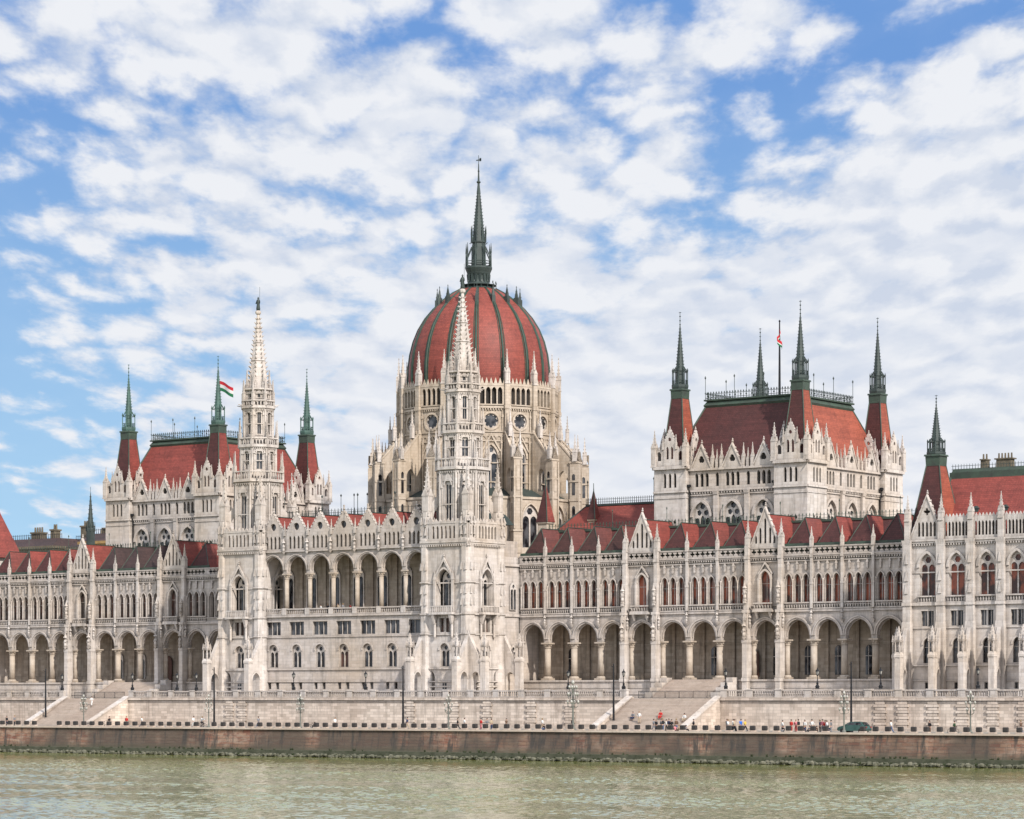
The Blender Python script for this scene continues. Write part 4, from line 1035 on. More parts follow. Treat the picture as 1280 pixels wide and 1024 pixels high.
# ------------------------------------------------------------------ end pavilion (downstream end)
def pavilion():
    PY = -30.0; X0, X1 = 98.6, 122.0
    root = empty('end_pavilion', (0, 0, 0), 0, P)
    wins = [101.99, 106.62, 111.3, 115.95, 120.6]
    b = MB(); b.M = T(0, PY); hs = []
    for x in wins:
        hs += [arch(x, 2.5, 14.4, 18.6, 20.5, 8), rect(x-1.0, x+1.0, 10.2, 12.35), arch(x, 1.3, 4.95, 7.6, 8.5, 6), rect(x-.4, x+.4, 1.3, 2.2)]
        wall_arch_trim(b, x, 2.5, 18.5, 20.5, .35, -.22, 0); wall_arch_trim(b, x, 1.3, 7.5, 8.5, .25, -.14, 0)
    b.panel(rect(X0, X1, -.3, 22.2), hs, 0, .8, 0)
    for z, h_, d in ((13.1,.4,.3),(9.85,.2,.14),(4.5,.22,.2),(21.9,.3,.3),(22.2,.25,.42),(17.7,.18,.12),(2.4,.16,.14)): b.box(X0, X1, -d, .02, z, z+h_)
    x = X0
    while x < X1: b.box(x, x+.2, -.26, 0, 21.6, 21.895); x += .42
    b.box(X0, X0+6, .85, 9, -.3, 22.2); b.box(X0+.5, X1, .85, 16, -.3, 22.3)
    root_wall = b.build('pavilion_wall', M['stone2'], root)
    for i, x in enumerate(wins):
        if i > 3 : continue
        link('arched_window', window_mesh('bifor', 2.5, 6.1, 'glass_red', 'arched_window'), root, T(x, PY+.4, 14.4))
        for e in (-.53, .53): link('square_window', window_mesh('rect', .85, 2.1, 'glass', 'square_window'), root, T(x+e, PY+.4, 10.22))
        q = MB(); q.box(-.12,.12,-.3,.0,0,2.12); link('mullion', q.mesh('mullion', [M['stone2']]), root, T(x, PY+.4, 10.22))
        link('lancet_window', window_mesh('lancet', 1.3, 3.55, 'glass', 'lancet_window'), root, T(x, PY+.4, 4.95))
        link('basement_window', window_mesh('rect', .8, .9, 'glass', 'basement_window'), root, T(x, PY+.4, 1.3))
        link('balustrade', balustrade_mesh(3.0), root, T(x, PY-.15, 13.45))
    edges = [99.0] + [(wins[i]+wins[i+1])/2 for i in range(4)]
    for i, x in enumerate(edges):
        q = MB(); q.M = T(x, PY)
        q.box(-.7,.7,-.9,.1,-.3,9.9); q.frus(0,-.4,9.9,10.8,.7,.5,.62,.4); q.box(-.6,.6,-.72,.1,10.8,22.0); q.box(-.7,.7,-.85,.1,13.1,13.5); q.frus(0,-.3,21.7,22.4,.6,.42,.75,.55); q.box(-.42,.42,-.55,.1,22.4,25.4)
        for z in (14.8, 16.6, 19.0): q.frus(0, -.75, z, z+1.4, .28, .12, .08, .06)
        q.build('buttress', M['stone2'], root)
        link('pinnacle', pinnacle_mesh(.36, 1.1, 2.4, 5), root, T(x, PY-.25, 25.1))
        pier(root, T(x, PY-2.9), 2.2, .84)
    pier(root, T(97.0, PY+.2, 0, -PI/2), 1.8)
    # parapet arcade
    for i in range(1, 4):
        a, c = edges[i]+.45, edges[min(i+1, 4)]-.45
        if i == 4: break
        q = MB(); n = 7; L = c-a
        q.panel(rect(-L/2, L/2, 22.45, 25.5), [arch(-L/2+(j+.5)*L/n, .36, 22.85, 24.5, 24.9, 4) for j in range(n)], -.2, .1, 0, True)
        q.panel(rect(-L/2+.1, L/2-.1, 22.5, 25.3), [], .4, .5, 1)  # dark sheet added behind the openings to stand for shade
        for j in range(n): q.frus(-L/2+(j+.5)*L/n, -.05, 25.5, 26.0, .24, .1, .02, .04)
        link('parapet', q.mesh('parapet', [M['stone2'], M['dark']]), root, T((a+c)/2, PY))
    q = MB(); a, c = edges[4]+.45, X1
    q.panel(rect(a, c, 22.45, 25.5), [arch(a+(j+.5)*.55, .36, 22.85, 24.5, 24.9, 4) for j in range(4)], -.2, .1, 0, True); q.M = T(0, PY); q.v = [(x, y+PY, z) for x, y, z in q.v]; q.build('parapet', M['stone2'], root)
    q = MB(); gable(q, -2.6, 2.6, 22.45, 28.6, -.2, .25, [arch((j-2)*.62, .36, 22.9, 24.6, 25.0, 4) for j in range(5)] + [foil(0, 26.4, .55, 4, .5, 4)], 0, 8)
    q.panel([(-2.2,22.6),(2.2,22.6),(0,27.6)], [], .3, .36, 1)
    link('gable', q.mesh('gable', [M['stone2'], M['dark']]), root, T(wins[0], PY))
    link('pinnacle', pinnacle_mesh(.36, 1.4, 2.6, 5), root, T(X0+.1, PY+5.5, 22.6)); link('pinnacle', pinnacle_mesh(.36, 1.4, 2.6, 5), root, T(X0+.1, PY+.8, 22.6))
    # tower roof and copper lantern
    cx, cy = 101.6, -26.6; q = MB()
    V = [(cx-2.9,cy-2.9,22.4),(cx+2.9,cy-2.9,22.4),(cx+2.9,cy+2.9,22.4),(cx-2.9,cy+2.9,22.4),(cx-1.03,cy-1.03,33.2),(cx+1.03,cy-1.03,33.2),(cx+1.03,cy+1.03,33.2),(cx-1.03,cy+1.03,33.2)]
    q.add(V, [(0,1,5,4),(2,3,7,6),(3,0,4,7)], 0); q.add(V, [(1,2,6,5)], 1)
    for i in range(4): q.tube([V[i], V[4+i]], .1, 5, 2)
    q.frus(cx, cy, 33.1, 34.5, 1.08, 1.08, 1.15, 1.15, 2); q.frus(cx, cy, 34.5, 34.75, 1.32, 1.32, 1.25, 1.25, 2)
    q.build('pyramid_roof', [M['red_shade'], M['red_lit'], M['copper']], root)
    q = MB(); copper_spire(q, cx, cy, 34.6, 8.7, 1.1); q.build('lantern_spire', M['copper_dk'], root)
    # main pavilion roof
    q = MB(); ya, yb, yc = PY+1.0, PY+8.5, PY+15
    q.add([(100.8,ya,22.3),(123,ya,22.3),(123,yb,31.9),(101.4,yb,31.9),(100.8,yc+6,22.3),(101.4,yc,31.9),(123,yc,31.9)], [(0,1,2,3),(0,3,5,4),(3,2,6,5)], 0)
    q.tube([(100.8,ya,22.4),(101.4,yb,31.9)], .2, 5, 1); q.box(101.2, 123, yb-.25, yb+.3, 31.5, 32.5, 1); q.frus(112.2, yb+3, 32.5, 33.0, 10.7, 3.2, 10.5, 3.0, 1)
    q.build('pavilion_roof', [M['red'], M['copper']], root)
    for x in (107.4, 112.0, 116.6):
        q = MB(); q.box(-.4,.4,-.5,.5,0,.7); q.add([(-.5,-.6,.7),(.5,-.6,.7),(.5,.6,.7),(-.5,.6,.7),(0,-.5,1.1),(0,.6,1.1)], [(0,1,4),(1,2,5,4),(2,3,5),(3,0,4,5)]); link('roof_dormer', q.mesh('roof_dormer', [M['copper_dk']]), root, T(x, ya+3.7, 26.2))
    q = MB(); x = 101.6
    while x < 123: q.frus(x, yb, 32.5, 33.7, .04, .04, .02, .02); x += .45
    for zz in (32.9, 33.4): q.box(101.4, 123, yb-.03, yb+.03, zz, zz+.06)
    q.build('roof_cresting', M['copper_dk'], root)
    for x, w, n in ((100.9+4.6, .5, 2), (104.4+4.3, 1.3, 5), (113.6, .6, 2)):
        q = MB(); q.frus(0, 0, 0, 2.3, w*.95, .6, w*.9, .55); q.box(-w*1.1, w*1.1, -.7, .7, 2.3, 2.55)
        for i in range(n): q.lathe((i-(n-1)/2)*.5, 0, [(.15,2.5),(.12,3.6)], 8)
        link('chimney', q.mesh('chimney', [M['chimney']]), root, T(x, yb+2.5, 32.6, 0, 1, .72))
    return root
pavilion()

# ------------------------------------------------------------------ rear roofs, turrets, fleche, far (upstream) end roof
def extras():
    for s_ in (1, -1):
        root = empty('rear_roof', (0, 0, 0), 0, P); q = MB()
        x0, x1 = (19.0, 47.5) if s_ > 0 else (-47.5, -19)
        q.add([(x0,-6.5,26.5),(x1,-6.5,26.5),(x1,0,32.0),(x0+3.5,0,32.0),(x1,5,26.5),(x0,5,26.5)], [(0,1,2,3),(0,3,5),(3,2,4,5)], 0)
        q.box(x0+3.5, x1, -.3, .3, 31.9, 32.25, 1); q.tube([(x0,-6.5,26.5),(x0+3.5,0,32.0)], .16, 5, 1)
        q.box(x0-1, x1, -6.4, 5, 20, 26.5, 2)
        q.build('ridge_roof', [M['red'], M['copper_dk'], M['stone_warm']], root)
        q = MB(); x0, x1 = x0+3.5, x1-.5; x = x0
        while x < x1: q.frus(x, -.1, 32.2, 33.3, .04, .04, .03, .03); x += .42
        for zz in (32.55, 33.0): q.box(x0, x1, -.13, -.07, zz, zz+.06)
        for x in (x0+.3, x0+13.5, x0+16.5, x0+19.5): q.tube([(x,-.1,32.2),(x,-.1,36.0)], .06, 4); q.lathe(x, -.1, [(.02,35.7),(.18,36),(.02,36.3)], 6)
        q.build('roof_cresting', M['copper_dk'], root)
    for x, y, w, z0, z1 in ((25.5, -16.0, 1.15, 28.3, 34.8), (26.0, -3.0, .85, 29.4, 34.6)):
        t = empty('roof_turret', (0, 0, 0), 0, P)
        q = MB(); q.lathe(x, y, [(w*1.1,20),(w*1.05,z0-.3),(w*1.3,z0-.1),(w*1.3,z0+.1)], 4, 0, PI/4); q.build('turret_wall', M['stone_warm'], t)
        q = MB(); k = w*.98
        V = [(x-k,y-k,z0+.1),(x+k,y-k,z0+.1),(x+k,y+k,z0+.1),(x-k,y+k,z0+.1),(x,y,z1)]
        q.add(V, [(0,1,4),(2,3,4),(3,0,4)], 0); q.add(V, [(1,2,4)], 1); q.tube([V[1], V[4]], .08, 4, 2); q.tube([(x,y,z1-.2),(x,y,z1+.9)], .07, 4, 2)
        q.build('pyramid_roof', [M['red_shade'], M['red'], M['copper']], t)
    t = empty('fleche', (0, 0, 0), 0, P)
    q = MB(); spike(q, -92.5, 0, 31.8, 39.2, .7, .05, 8, 9, .2); q.lathe(-92.5, 0, [(.85,27),(.8,32.2),(.7,32.4)], 8); q.tube([(-92.5,0,39),(-92.5,0,40.3)], .05, 4)
    for k, a, ux, uy in ring_of(8, .82): spike(q, -92.5+ux, uy, 31.8, 33.6, .15, .03, 4, 2, .08)
    q.build('fleche_spire', M['copper_dk'], t)
    t = empty('fleche', (0, 0, 0), 0, P)
    q = MB(); x, y = 99.0, -14.0; spike(q, x, y, 27.5, 31.0, .5, .05, 8, 6, .16); q.lathe(x, y, [(.8,22),(.7,27.4),(.5,27.7)], 8); q.build('fleche_spire', M['copper_dk'], t)
    # upstream end roof that slopes into view on the far left
    r = empty('end_roof', (0, 0, 0), 0, P)
    q = MB(); q.add([(-101.4,-24,26.5),(-101.4,-9,26.5),(-106.6,-10.6,36.2),(-106.6,-18,36.2),(-124,-24,26.5),(-124,-9,26.5),(-120,-18,36.2),(-120,-10.6,36.2)], [(0,1,2,3),(4,0,3,6),(1,5,7,2),(3,2,7,6),(5,4,6,7)], 0)
    q.tube([(-101.4,-24,26.5),(-106.6,-18,36.2)], .2, 5, 1); q.box(-120.5,-106.4,-18.3,-10.3,36.0,36.6, 1)
    q.build('hipped_roof', [M['red'], M['copper_dk']], r)
    q = MB(); q.box(-123.5,-102.2,-23.6,-9.4,15,26.45); q.build('end_wall', M['stone'], r)
    q = MB(); q.tube([(-107.6,-15.5,35.6),(-107.6,-15.5,39.0)], .1, 5); q.lathe(-107.6, -15.5, [(.05,38.5),(.3,38.9),(.05,39.3)], 6); q.build('roof_finial', M['copper_dk'], r)
extras()

# ------------------------------------------------------------------ flags
def flag(x, y, z, w, h, hang, label):
    b = MB(); nx, nz = 14, 6
    vs = []; fs = []; ms = []
    for i in range(nx+1):
        for j in range(nz+1):
            u, v = i/nx, j/nz
            if hang: px = (.15+.3*u)*sin(u*7+v*1.5)+.1; py = -.22-.25*u*cos(u*9+v*2); pz = -v*h*.62 - u*h*.9
            else: px = .12 + u*w*.96; py = .25*sin(u*6.5)*u; pz = -v*h - u*h*.8 + .12*sin(u*5)
            vs.append((px, py, pz))
    for i in range(nx):
        for j in range(nz):
            a = i*(nz+1)+j; fs.append((a, a+1, a+nz+2, a+nz+1)); ms.append(((0,0,0,1,2,2) if hang else (0,0,1,1,2,2))[j])
    for f, m in zip(fs, ms): pass
    b.v = vs; b.f = fs; b.m = ms; b.sm = [True]*len(fs)
    o = b.build('flag', [plain('flag_red', (.55,.025,.035), .8), M['white'], plain('flag_green', (.02,.17,.07), .8)])
    o.location = (x, y, z); tag(o, label, 'flag')
    return o
flag(-59.83, -.05, 58.4, 3.7, 1.8, False, 'red, white and green striped flag streaming to the right of the left-hand red-roofed hall')
flag(59.83, -.05, 58.7, 2.2, 2.2, True, 'limp folded tricolour flag hanging down its tall pole above the right-hand red-roofed hall')

# ================================================================== TERRACE AND RIVERSIDE
TY = -52.0                                                   # face of the terrace wall
STAIRS = [(-47.5, -32.6), (65.4, 81.2)]
# ground sheet of the terrace running back to the horizon
q = MB(); q.add([(-3000,TY+.2,-.12),(3000,TY+.2,-.12),(3000,4000,-.12),(-3000,4000,-.12)], [(0,1,2,3)]); tag(q.build('ground', M['paving']), kind='structure')
q = MB(); q.box(-400, 500, -70.0, -56.0, -5.2, -4.62); tag(q.build('road', M['asphalt']), kind='structure')
q = MB(); q.box(-400, 500, -74.9, -70.0, -5.2, -4.5); tag(q.build('promenade', M['paving']), kind='structure')
q = MB(); q.box(-400, 500, -56.0, TY+.5, -5.2, -4.48); tag(q.build('pavement', M['paving']), kind='structure')
for y in (-59.8, -66.2):
    pass
q = MB(); x = -60
while x < 160: q.box(x, x+2.6, -63.08, -62.96, -4.7, -4.612); x += 6
tag(q.build('road_marking', M['white']), kind='structure')

tw = empty('terrace_wall', (0, 0, 0)); tag(tw, 'long pale ashlar terrace wall topped by a stone balustrade beside the riverside road', 'wall')
def terrace():
    segs = [(-130, STAIRS[0][0]), (STAIRS[0][1], STAIRS[1][0]), (STAIRS[1][1], 180)]
    q = MB()
    for a, c in segs:
        q.box(a, c, TY, TY+1.2, -4.6, -.34); q.box(a, c, TY-.22, TY+1.2, -4.6, -4.02); q.box(a, c, TY-.26, TY+.8, -.34, -.1); q.box(a, c, TY-.16, TY+.7, -.1, .08)
        q.box(a, c, TY-.1, TY, -.62, -.5)
    q.build('retaining_wall', M['ashlar'], tw)
    pil = [-7.8, 26.0, 34.4, 40.5, 48.6, 55.5, 106.5, 109.9, 114.4, 118.8, 123.2, 127.6, 132.0, -10.5, -74, -83]
    for x in pil:
        q = MB()
        for i in range(9):
            w = .95 if i % 2 else .72; q.box(-w, w, -.2 if i % 2 else -.14, 0, -4.02+i*.4, -4.02+i*.4+.36)
        q.box(-.7, .7, -.1, 0, -4.02, -.4); link('pilaster', q.mesh('pilaster', [M['ashlar']]), tw, T(x, TY))
    ped = MB(); ped.box(-.5,.5,-.3,.3,0,1.12); ped.box(-.56,.56,-.36,.36,.98,1.16); ped.box(-.56,.56,-.36,.36,0,.2); pm = ped.mesh('pedestal', [M['stone2']])
    for a, c in segs:
        a, c = max(a, -82), min(c, 142)
        n = max(1, round((c-a)/4.6)); L = (c-a)/n
        for i in range(n+1): link('pedestal', pm, tw, T(min(max(a+i*L, a+.5), c-.5), TY+.3, .08))
        for i in range(n): link('balustrade', balustrade_mesh(L-1.0, 1.05, .36), tw, T(a+(i+.5)*L, TY+.3, .08))
terrace()

def stairs(x0, x1, label):
    r = empty('staircase', ((x0+x1)/2, TY, -4.4)); tag(r, label, 'staircase')
    ox, oy, oz = r.location; n = 24; run = 8.2; top, bot = -.06, -4.5
    b = MB(); b.M = Matrix.Translation((-ox, -oy, -oz))
    for i in range(n):
        z1 = top - (top-bot)*i/n; y1 = TY+.9-run*i/n - .35
        b.box(x0+.8, x1-.8, TY-run*(i+1)/n, (TY+1.0 if i == 0 else TY-run*i/n), bot-.3, z1)
    b.build('steps', M['step'], r)
    for x in (x0, x1-.9):
        b = MB(); b.M = Matrix.Translation((-ox, -oy, -oz))
        y0, y1 = TY+.6, TY-run-.5
        b.add([(x,y0,bot-.3),(x+.9,y0,bot-.3),(x+.9,y0,.1),(x,y0,.1),(x,y1,bot-.3),(x+.9,y1,bot-.3),(x+.9,y1,bot+.5),(x,y1,bot+.5),(x,TY,.1),(x+.9,TY,.1)],
              [(4,5,6,7),(7,6,9,8),(8,9,2,3),(0,3,2,1),(0,4,7,8,3),(1,2,9,6,5)], 0)
        s0, s1 = Vector((0, TY+.02, .12)), Vector((0, y1-.02, bot+.52)) 
        b.add([(x-.1,TY+.02,.1),(x+1.0,TY+.02,.1),(x+1.0,y1-.1,bot+.5),(x-.1,y1-.1,bot+.5),(x-.1,TY+.02,.32),(x+1.0,TY+.02,.32),(x+1.0,y1-.1,bot+.72),(x-.1,y1-.1,bot+.72)],
              [(4,7,6,5),(3,2,6,7),(0,3,7,4),(1,5,6,2),(0,4,5,1)], 1)
        b.build('cheek_wall', [M['ashlar'], M['stone2']], r)
    return r
stairs(*STAIRS[0], 'left-hand broad stone staircase down from the terrace to the road')
stairs(*STAIRS[1], 'right-hand broad stone staircase down to the road, with people sitting on its steps')
# upper flights from the terrace to the arcades
def upper(x0, x1, label):
    r = empty('entrance_steps', ((x0+x1)/2, WY-2.5, 0)); tag(r, label, 'steps'); ox, oy, oz = r.location
    b = MB(); b.M = Matrix.Translation((-ox, -oy, -oz)); n = 16
    for i in range(n): b.box(x0, x1, WY-.55-(i+1)*.36, WY-.52 if i == 0 else WY-.55-i*.36, -.3, 2.82-(i+.0)*2.8/n)
    b.build('flight', M['step'], r)
    for e, x in ((-1, x0), (1, x1)):
        b = MB(); b.M = Matrix.Translation((-ox, -oy, -oz))
        for j in range(4): b.box(min(x, x+e*1.3), max(x, x+e*1.3), WY-.58-(j+1)*1.4, WY-.58-j*1.4, -.3, 3.1-j*.75)
        b.build('stepped_cheek', M['stone2'], r)
upper(55.0, 65.5, 'flight of pale steps up to the carved door of the right arcade')
upper(-63.0, -50.5, 'flight of pale steps up to the wooden door of the left arcade')

# crowd barriers at the head of each stair
def barrier():
    r = empty('crowd_barrier'); b = MB()
    b.tube([(-1.1,0,.12),(-1.1,0,1.1),(1.1,0,1.1),(1.1,0,.12),(-1.1,0,.12)], .045, 5); b.build('frame', M['steel'], r)
    b = MB()
    for i in range(11): x = -1.0+i*2.0/10; b.tube([(x,0,.12),(x,0,1.1)], .032, 4)
    b.build('bars', M['steel'], r)
    for x in (-.8, .8):
        b = MB(); b.tube([(x,-.3,0),(x,0,.12),(x,.3,0)], .025, 4); b.build('foot', M['iron_gr'], r)
    return r
bp = barrier(); first = True
for k, (x0, x1) in enumerate(STAIRS):
    x = x0 + 2.0
    while x < x1 - 1.6:
        o = bp if first else copy_tree(bp); first = False
        o.location = (x, TY+1.7, -.12)
        tag(o, 'grey steel crowd barrier in the row closing the head of the %s stairs' % ('left' if k == 0 else 'right'), 'barrier', 'crowd barriers at the head of the %s stairs' % ('left' if k == 0 else 'right'))
        x += 2.32

# ------------------------------------------------------------------ quay
qw = empty('quay_wall', (0, -75, -4.6)); tag(qw, 'stained red-brown masonry quay wall rising from the river below the promenade', 'wall')
q = MB(); q.M = Matrix.Translation((0, 75, 4.6))
q.add([(-400,-75.0,-4.62),(500,-75.0,-4.62),(500,-75.45,-7.6),(-400,-75.45,-7.6)], [(3,2,1,0)]); q.build('masonry', M['quay'], qw)
q = MB(); q.M = Matrix.Translation((0, 75, 4.6)); q.box(-400, 500, -75.28, -74.0, -4.62, -4.36); q.build('coping', M['step'], qw)
q = MB(); q.M = Matrix.Translation((0, 75, 4.6)); q.box(-400, 500, -76.6, -75.2, -9.5, -7.55); q.build('footing_ledge', M['moss'], qw)
# riprap and weeds along the foot
q = MB(); random.seed(3)
x = -48.0
while x < 150:
    for _ in range(3):
        r = random.uniform(.16, .42); px = x+random.uniform(-.4,.4); py = -76.6-random.uniform(0, 1.5); pz = -8.5+random.uniform(0,.35)
        n = 6; vs = []
        for j, (rr, zz) in enumerate(((.9,-.4),(1,.15),(.5,.6))):
            for k in range(n): a = 2*PI*k/n; s_ = r*rr*random.uniform(.75,1.25); vs.append((px+s_*cos(a), py+s_*sin(a), pz+r*zz*random.uniform(.8,1.2)))
        q.add(vs, [(j*n+k, j*n+(k+1)%n, (j+1)*n+(k+1)%n, (j+1)*n+k) for j in range(2) for k in range(n)] + [tuple(2*n+k for k in range(n))])
    x += .5
tag(q.build('rocks', M['rock']), 'mossy grey rubble along the foot of the quay wall at the waterline', 'rocks', kind='stuff')
q = MB(); x = -48.0
while x < 150:
    dens = .5+.5*sin(x*.37)+.4*sin(x*.113+1)
    for _ in range(int(max(0, random.gauss(.2+1.3*dens, 1.0)))):
        px = x+random.uniform(-.3,.3); py = random.choice((-76.3,-76.9,-77.4))+random.uniform(-.3,.3); h = random.uniform(.18,.42)*(1+.6*(random.random() < .06)); z = -7.6 if py > -76.55 else -8.3
        for _ in range(9):
            a = random.uniform(0, 2*PI); w = random.uniform(.05,.1); px += random.uniform(-.12,.12); lx, ly = cos(a)*h*.6, sin(a)*h*.6
            q.add([(px-w*sin(a),py+w*cos(a),z),(px+w*sin(a),py-w*cos(a),z),(px+lx,py+ly,z+h)], [(0,1,2)])
    x += .3
tag(q.build('bank_weeds', M['weed']), 'low green weeds growing along the foot of the quay wall', 'weeds', kind='stuff')
# river: flat sheet far out, real wavelets where the water is near enough to show them
q = MB(); q.add([(-3000,-1500,-8.95),(3000,-1500,-8.95),(3000,-75.3,-8.95),(-3000,-75.3,-8.95)], [(0,1,2,3)]); tag(q.build('river', M['water']), kind='structure')
def wavelets(x0=-70.0, x1=230.0, y0=-275.0, y1=-76.0, st=.30):
    import numpy as np
    rng = np.random.default_rng(5)
    nx, ny = int((x1-x0)/st)+1, int((y1-y0)/st)+1
    X, Y = np.meshgrid(np.linspace(x0, x1, nx), np.linspace(y0, y1, ny)); Z = np.zeros_like(X)
    n = 120; rms = .13
    for i in range(n):
        lam = .8*(2.6/.8)**(rng.random()**1.1); k = 2*np.pi/lam; th = .5 + rng.normal(0, .75)
        a = rms*math.sqrt(2.0/n)/k
        Z += a*np.sin(k*(X*math.cos(th)+Y*math.sin(th)) + rng.random()*6.283)
    env = np.zeros_like(X)
    for i in range(14):
        lam = 18*(90/18)**rng.random(); th = rng.random()*6.283; k = 2*np.pi/lam
        env += np.sin(k*(X*math.cos(th)*.5+Y*math.sin(th)) + rng.random()*6.283)
    env = 1.0 + .13*env
    lee = np.clip((-82-Y)/75, 0, 1); lee = .30 + .70*lee*lee*(3-2*lee)
    Z = -8.5 + Z*np.clip(env, .45, 1.6)*lee
    me = bpy.data.meshes.new('river_surface')
    co = np.stack([X, Y, Z], -1).reshape(-1, 3).astype(np.float32)
    idx = np.arange(nx*ny).reshape(ny, nx)
    f = np.stack([idx[:-1,:-1], idx[:-1,1:], idx[1:,1:], idx[1:,:-1]], -1).reshape(-1, 4).astype(np.int32)
    me.vertices.add(len(co)); me.vertices.foreach_set('co', co.ravel())
    me.loops.add(f.size); me.loops.foreach_set('vertex_index', f.ravel())
    me.polygons.add(len(f)); me.polygons.foreach_set('loop_start', np.arange(0, f.size, 4, dtype=np.int32)); me.polygons.foreach_set('loop_total', np.full(len(f), 4, np.int32))
    me.update(calc_edges=True); me.polygons.foreach_set('use_smooth', np.ones(len(f), bool)); me.materials.append(M['water'])
    tag(link('river_surface', me), kind='structure')
wavelets()

# bollards on the quay edge
def bollard():
    r = empty('quay_bollard'); b = MB()
    b.box(-.44,.44,-.3,.3,0,.16); b.build('base', M['step'], r)
    b = MB(); b.frus(0,0,.16,.26,.24,.22,.28,.26); b.box(-.29,.29,-.27,.27,.26,.7); b.frus(0,0,.7,.78,.29,.27,.22,.2); b.build('block', M['bollard'], r)
    return r
bb = bollard(); first = True; x = -42.0
while x < 142:
    if not (-30.0 < x < -27.6 or 112.0 < x < 115 or 3.2 < x < 5.4):
        o = bb if first else copy_tree(bb); first = False
        o.location = (x + random.uniform(-.06,.06), -74.55, -4.36); o.rotation_euler.z = random.uniform(-.05,.05)
        tag(o, 'dark square stone bollard in the long row on the quay edge', 'bollard', 'stone bollards along the quay edge')
    x += 1.8

# ------------------------------------------------------------------ lamps and masts
def mast():
    r = empty('tall_mast'); b = MB(); b.lathe(0,0,[(.17,.5),(.13,5),(.085,9.2)],8); b.build('pole', M['iron'], r)
    b = MB(); b.lathe(0,0,[(.3,0),(.3,.25),(.2,.4),(.19,.9)],8); b.build('base', M['iron'], r)
    b = MB(); b.tube([(0,0,8.9),(0,-.5,9.15)], .04, 5); b.lathe(0,0,[(.05,9.2),(.12,9.3),(.02,9.5)],6); b.build('bracket', M['iron'], r)
    return r
mp = mast()
for i, (x, lab) in enumerate(((-45.57,'thin tall black mast on the pavement before the left staircase'),(-8.37,'thin tall black mast in front of the left river tower'),(29.37,'thin tall black mast left of the right river tower, at the loggia end'),(67.23,'thin tall black mast at the foot of the right staircase'),(105.41,'thin tall black mast behind the parked green car'))):
    o = mp if i == 0 else copy_tree(mp); o.location = (x, -58.0, -4.62); tag(o, lab, 'mast', 'tall black masts along the riverside road')
def candelabra():
    r = empty('candelabra_lamp'); b = MB(); b.lathe(0,0,[(.3,0),(.3,.3),(.17,.5),(.11,1.2),(.08,4.9),(.05,5.4)],10); b.build('post', M['iron_gr'], r)
    for t, (z, R, n) in enumerate(((3.2,.62,4),(4.1,.6,4),(4.9,.42,4))):
        for k, a, ux, uy in ring_of(n, R, PI/4*t+.3):
            b = MB(); b.tube([(0,0,z-.45),(ux*.55,uy*.55,z-.5),(ux,uy,z-.3),(ux,uy,z-.05)], .035, 5); b.lathe(ux,uy,[(.12,z-.08),(.1,z)],8); ar = b.build('arm', M['iron_gr'], r)
            g = MB(); g.lathe(ux,uy,[(.07,z),(.14,z+.1),(.155,z+.2),(.12,z+.31),(.03,z+.38)],8,0,0,True); g.build('globe', M['opal'] if t < 3 else M['iron_gr'], ar)
    b = MB(); b.lathe(0,0,[(.05,5.3),(.18,5.5),(.2,5.65),(.12,5.8),(.02,5.9)],8,0,0,True); b.build('top_globe', M['opal'], r)
    return r
cp = candelabra()
for i, (x, sc, lab) in enumerate(((-21.3,.86,'many-globed lamp post standing in front of the left staircase'),(4.75,.86,'many-globed lamp post below the left river tower'),(22.7,.86,'many-globed lamp post below the middle of the loggia block'),(49.9,.86,'many-globed lamp post below the right river tower'),(71.2,1.18,'tallest pale many-globed lamp post, left of the right staircase'),(113.2,.92,'many-globed lamp post beside the parked green car'),(131.0,.92,'many-globed lamp post at the far right below the end pavilion'))):
    o = cp if i == 0 else copy_tree(cp); o.location = (x, -73.7, -4.5); o.scale = (sc, sc, sc); o.rotation_euler.z = i*.4; tag(o, lab, 'street lamp', 'many-globed lamps along the promenade')
def lantern():
    r = empty('terrace_lantern'); b = MB(); b.lathe(0,0,[(.3,0),(.26,.2),(.34,.3),(.14,.6),(.17,.8),(.07,1.0),(.055,1.75),(.12,1.85),(.14,1.95)],8); b.build('post', M['iron'], r)
    b = MB(); b.lathe(0,0,[(.13,1.95),(.25,2.4)],6); b.build('lantern_glass', M['opal'], r)
    b = MB()
    for k, a, ux, uy in ring_of(6, 1): b.tube([(ux*.14,uy*.14,1.95),(ux*.26,uy*.26,2.4)], .03, 4)
    b.lathe(0,0,[(.31,2.4),(.29,2.47),(.12,2.68),(.05,2.75),(.08,2.83),(.01,2.95)],6); b.build('lantern_cap', M['iron'], r)
    return r
lp = lantern()
LL = [(-48.1,'left of the left staircase'),(-32.0,'at the right side of the left staircase head'),(-22.1,'under the left arcade, left one of the close pair'),(-17.9,'under the left arcade, right one of the close pair'),(2.6,'before the left half of the loggia block'),(17.1,'before the right half of the loggia block'),(55.0,'just right of the right river tower'),(64.7,'at the left side of the right staircase head'),(81.9,'at the right side of the right staircase head'),(96.6,'below the last bays of the right arcade, left one of two'),(106.4,'at the corner of the end pavilion'),(120.9,'before the middle of the end pavilion')]
for i, (x, w) in enumerate(LL):
    o = lp if i == 0 else copy_tree(lp); o.location = (x, TY+.3, 1.24); tag(o, 'black iron balustrade lantern '+w, 'lantern', 'black lanterns on the terrace balustrade')

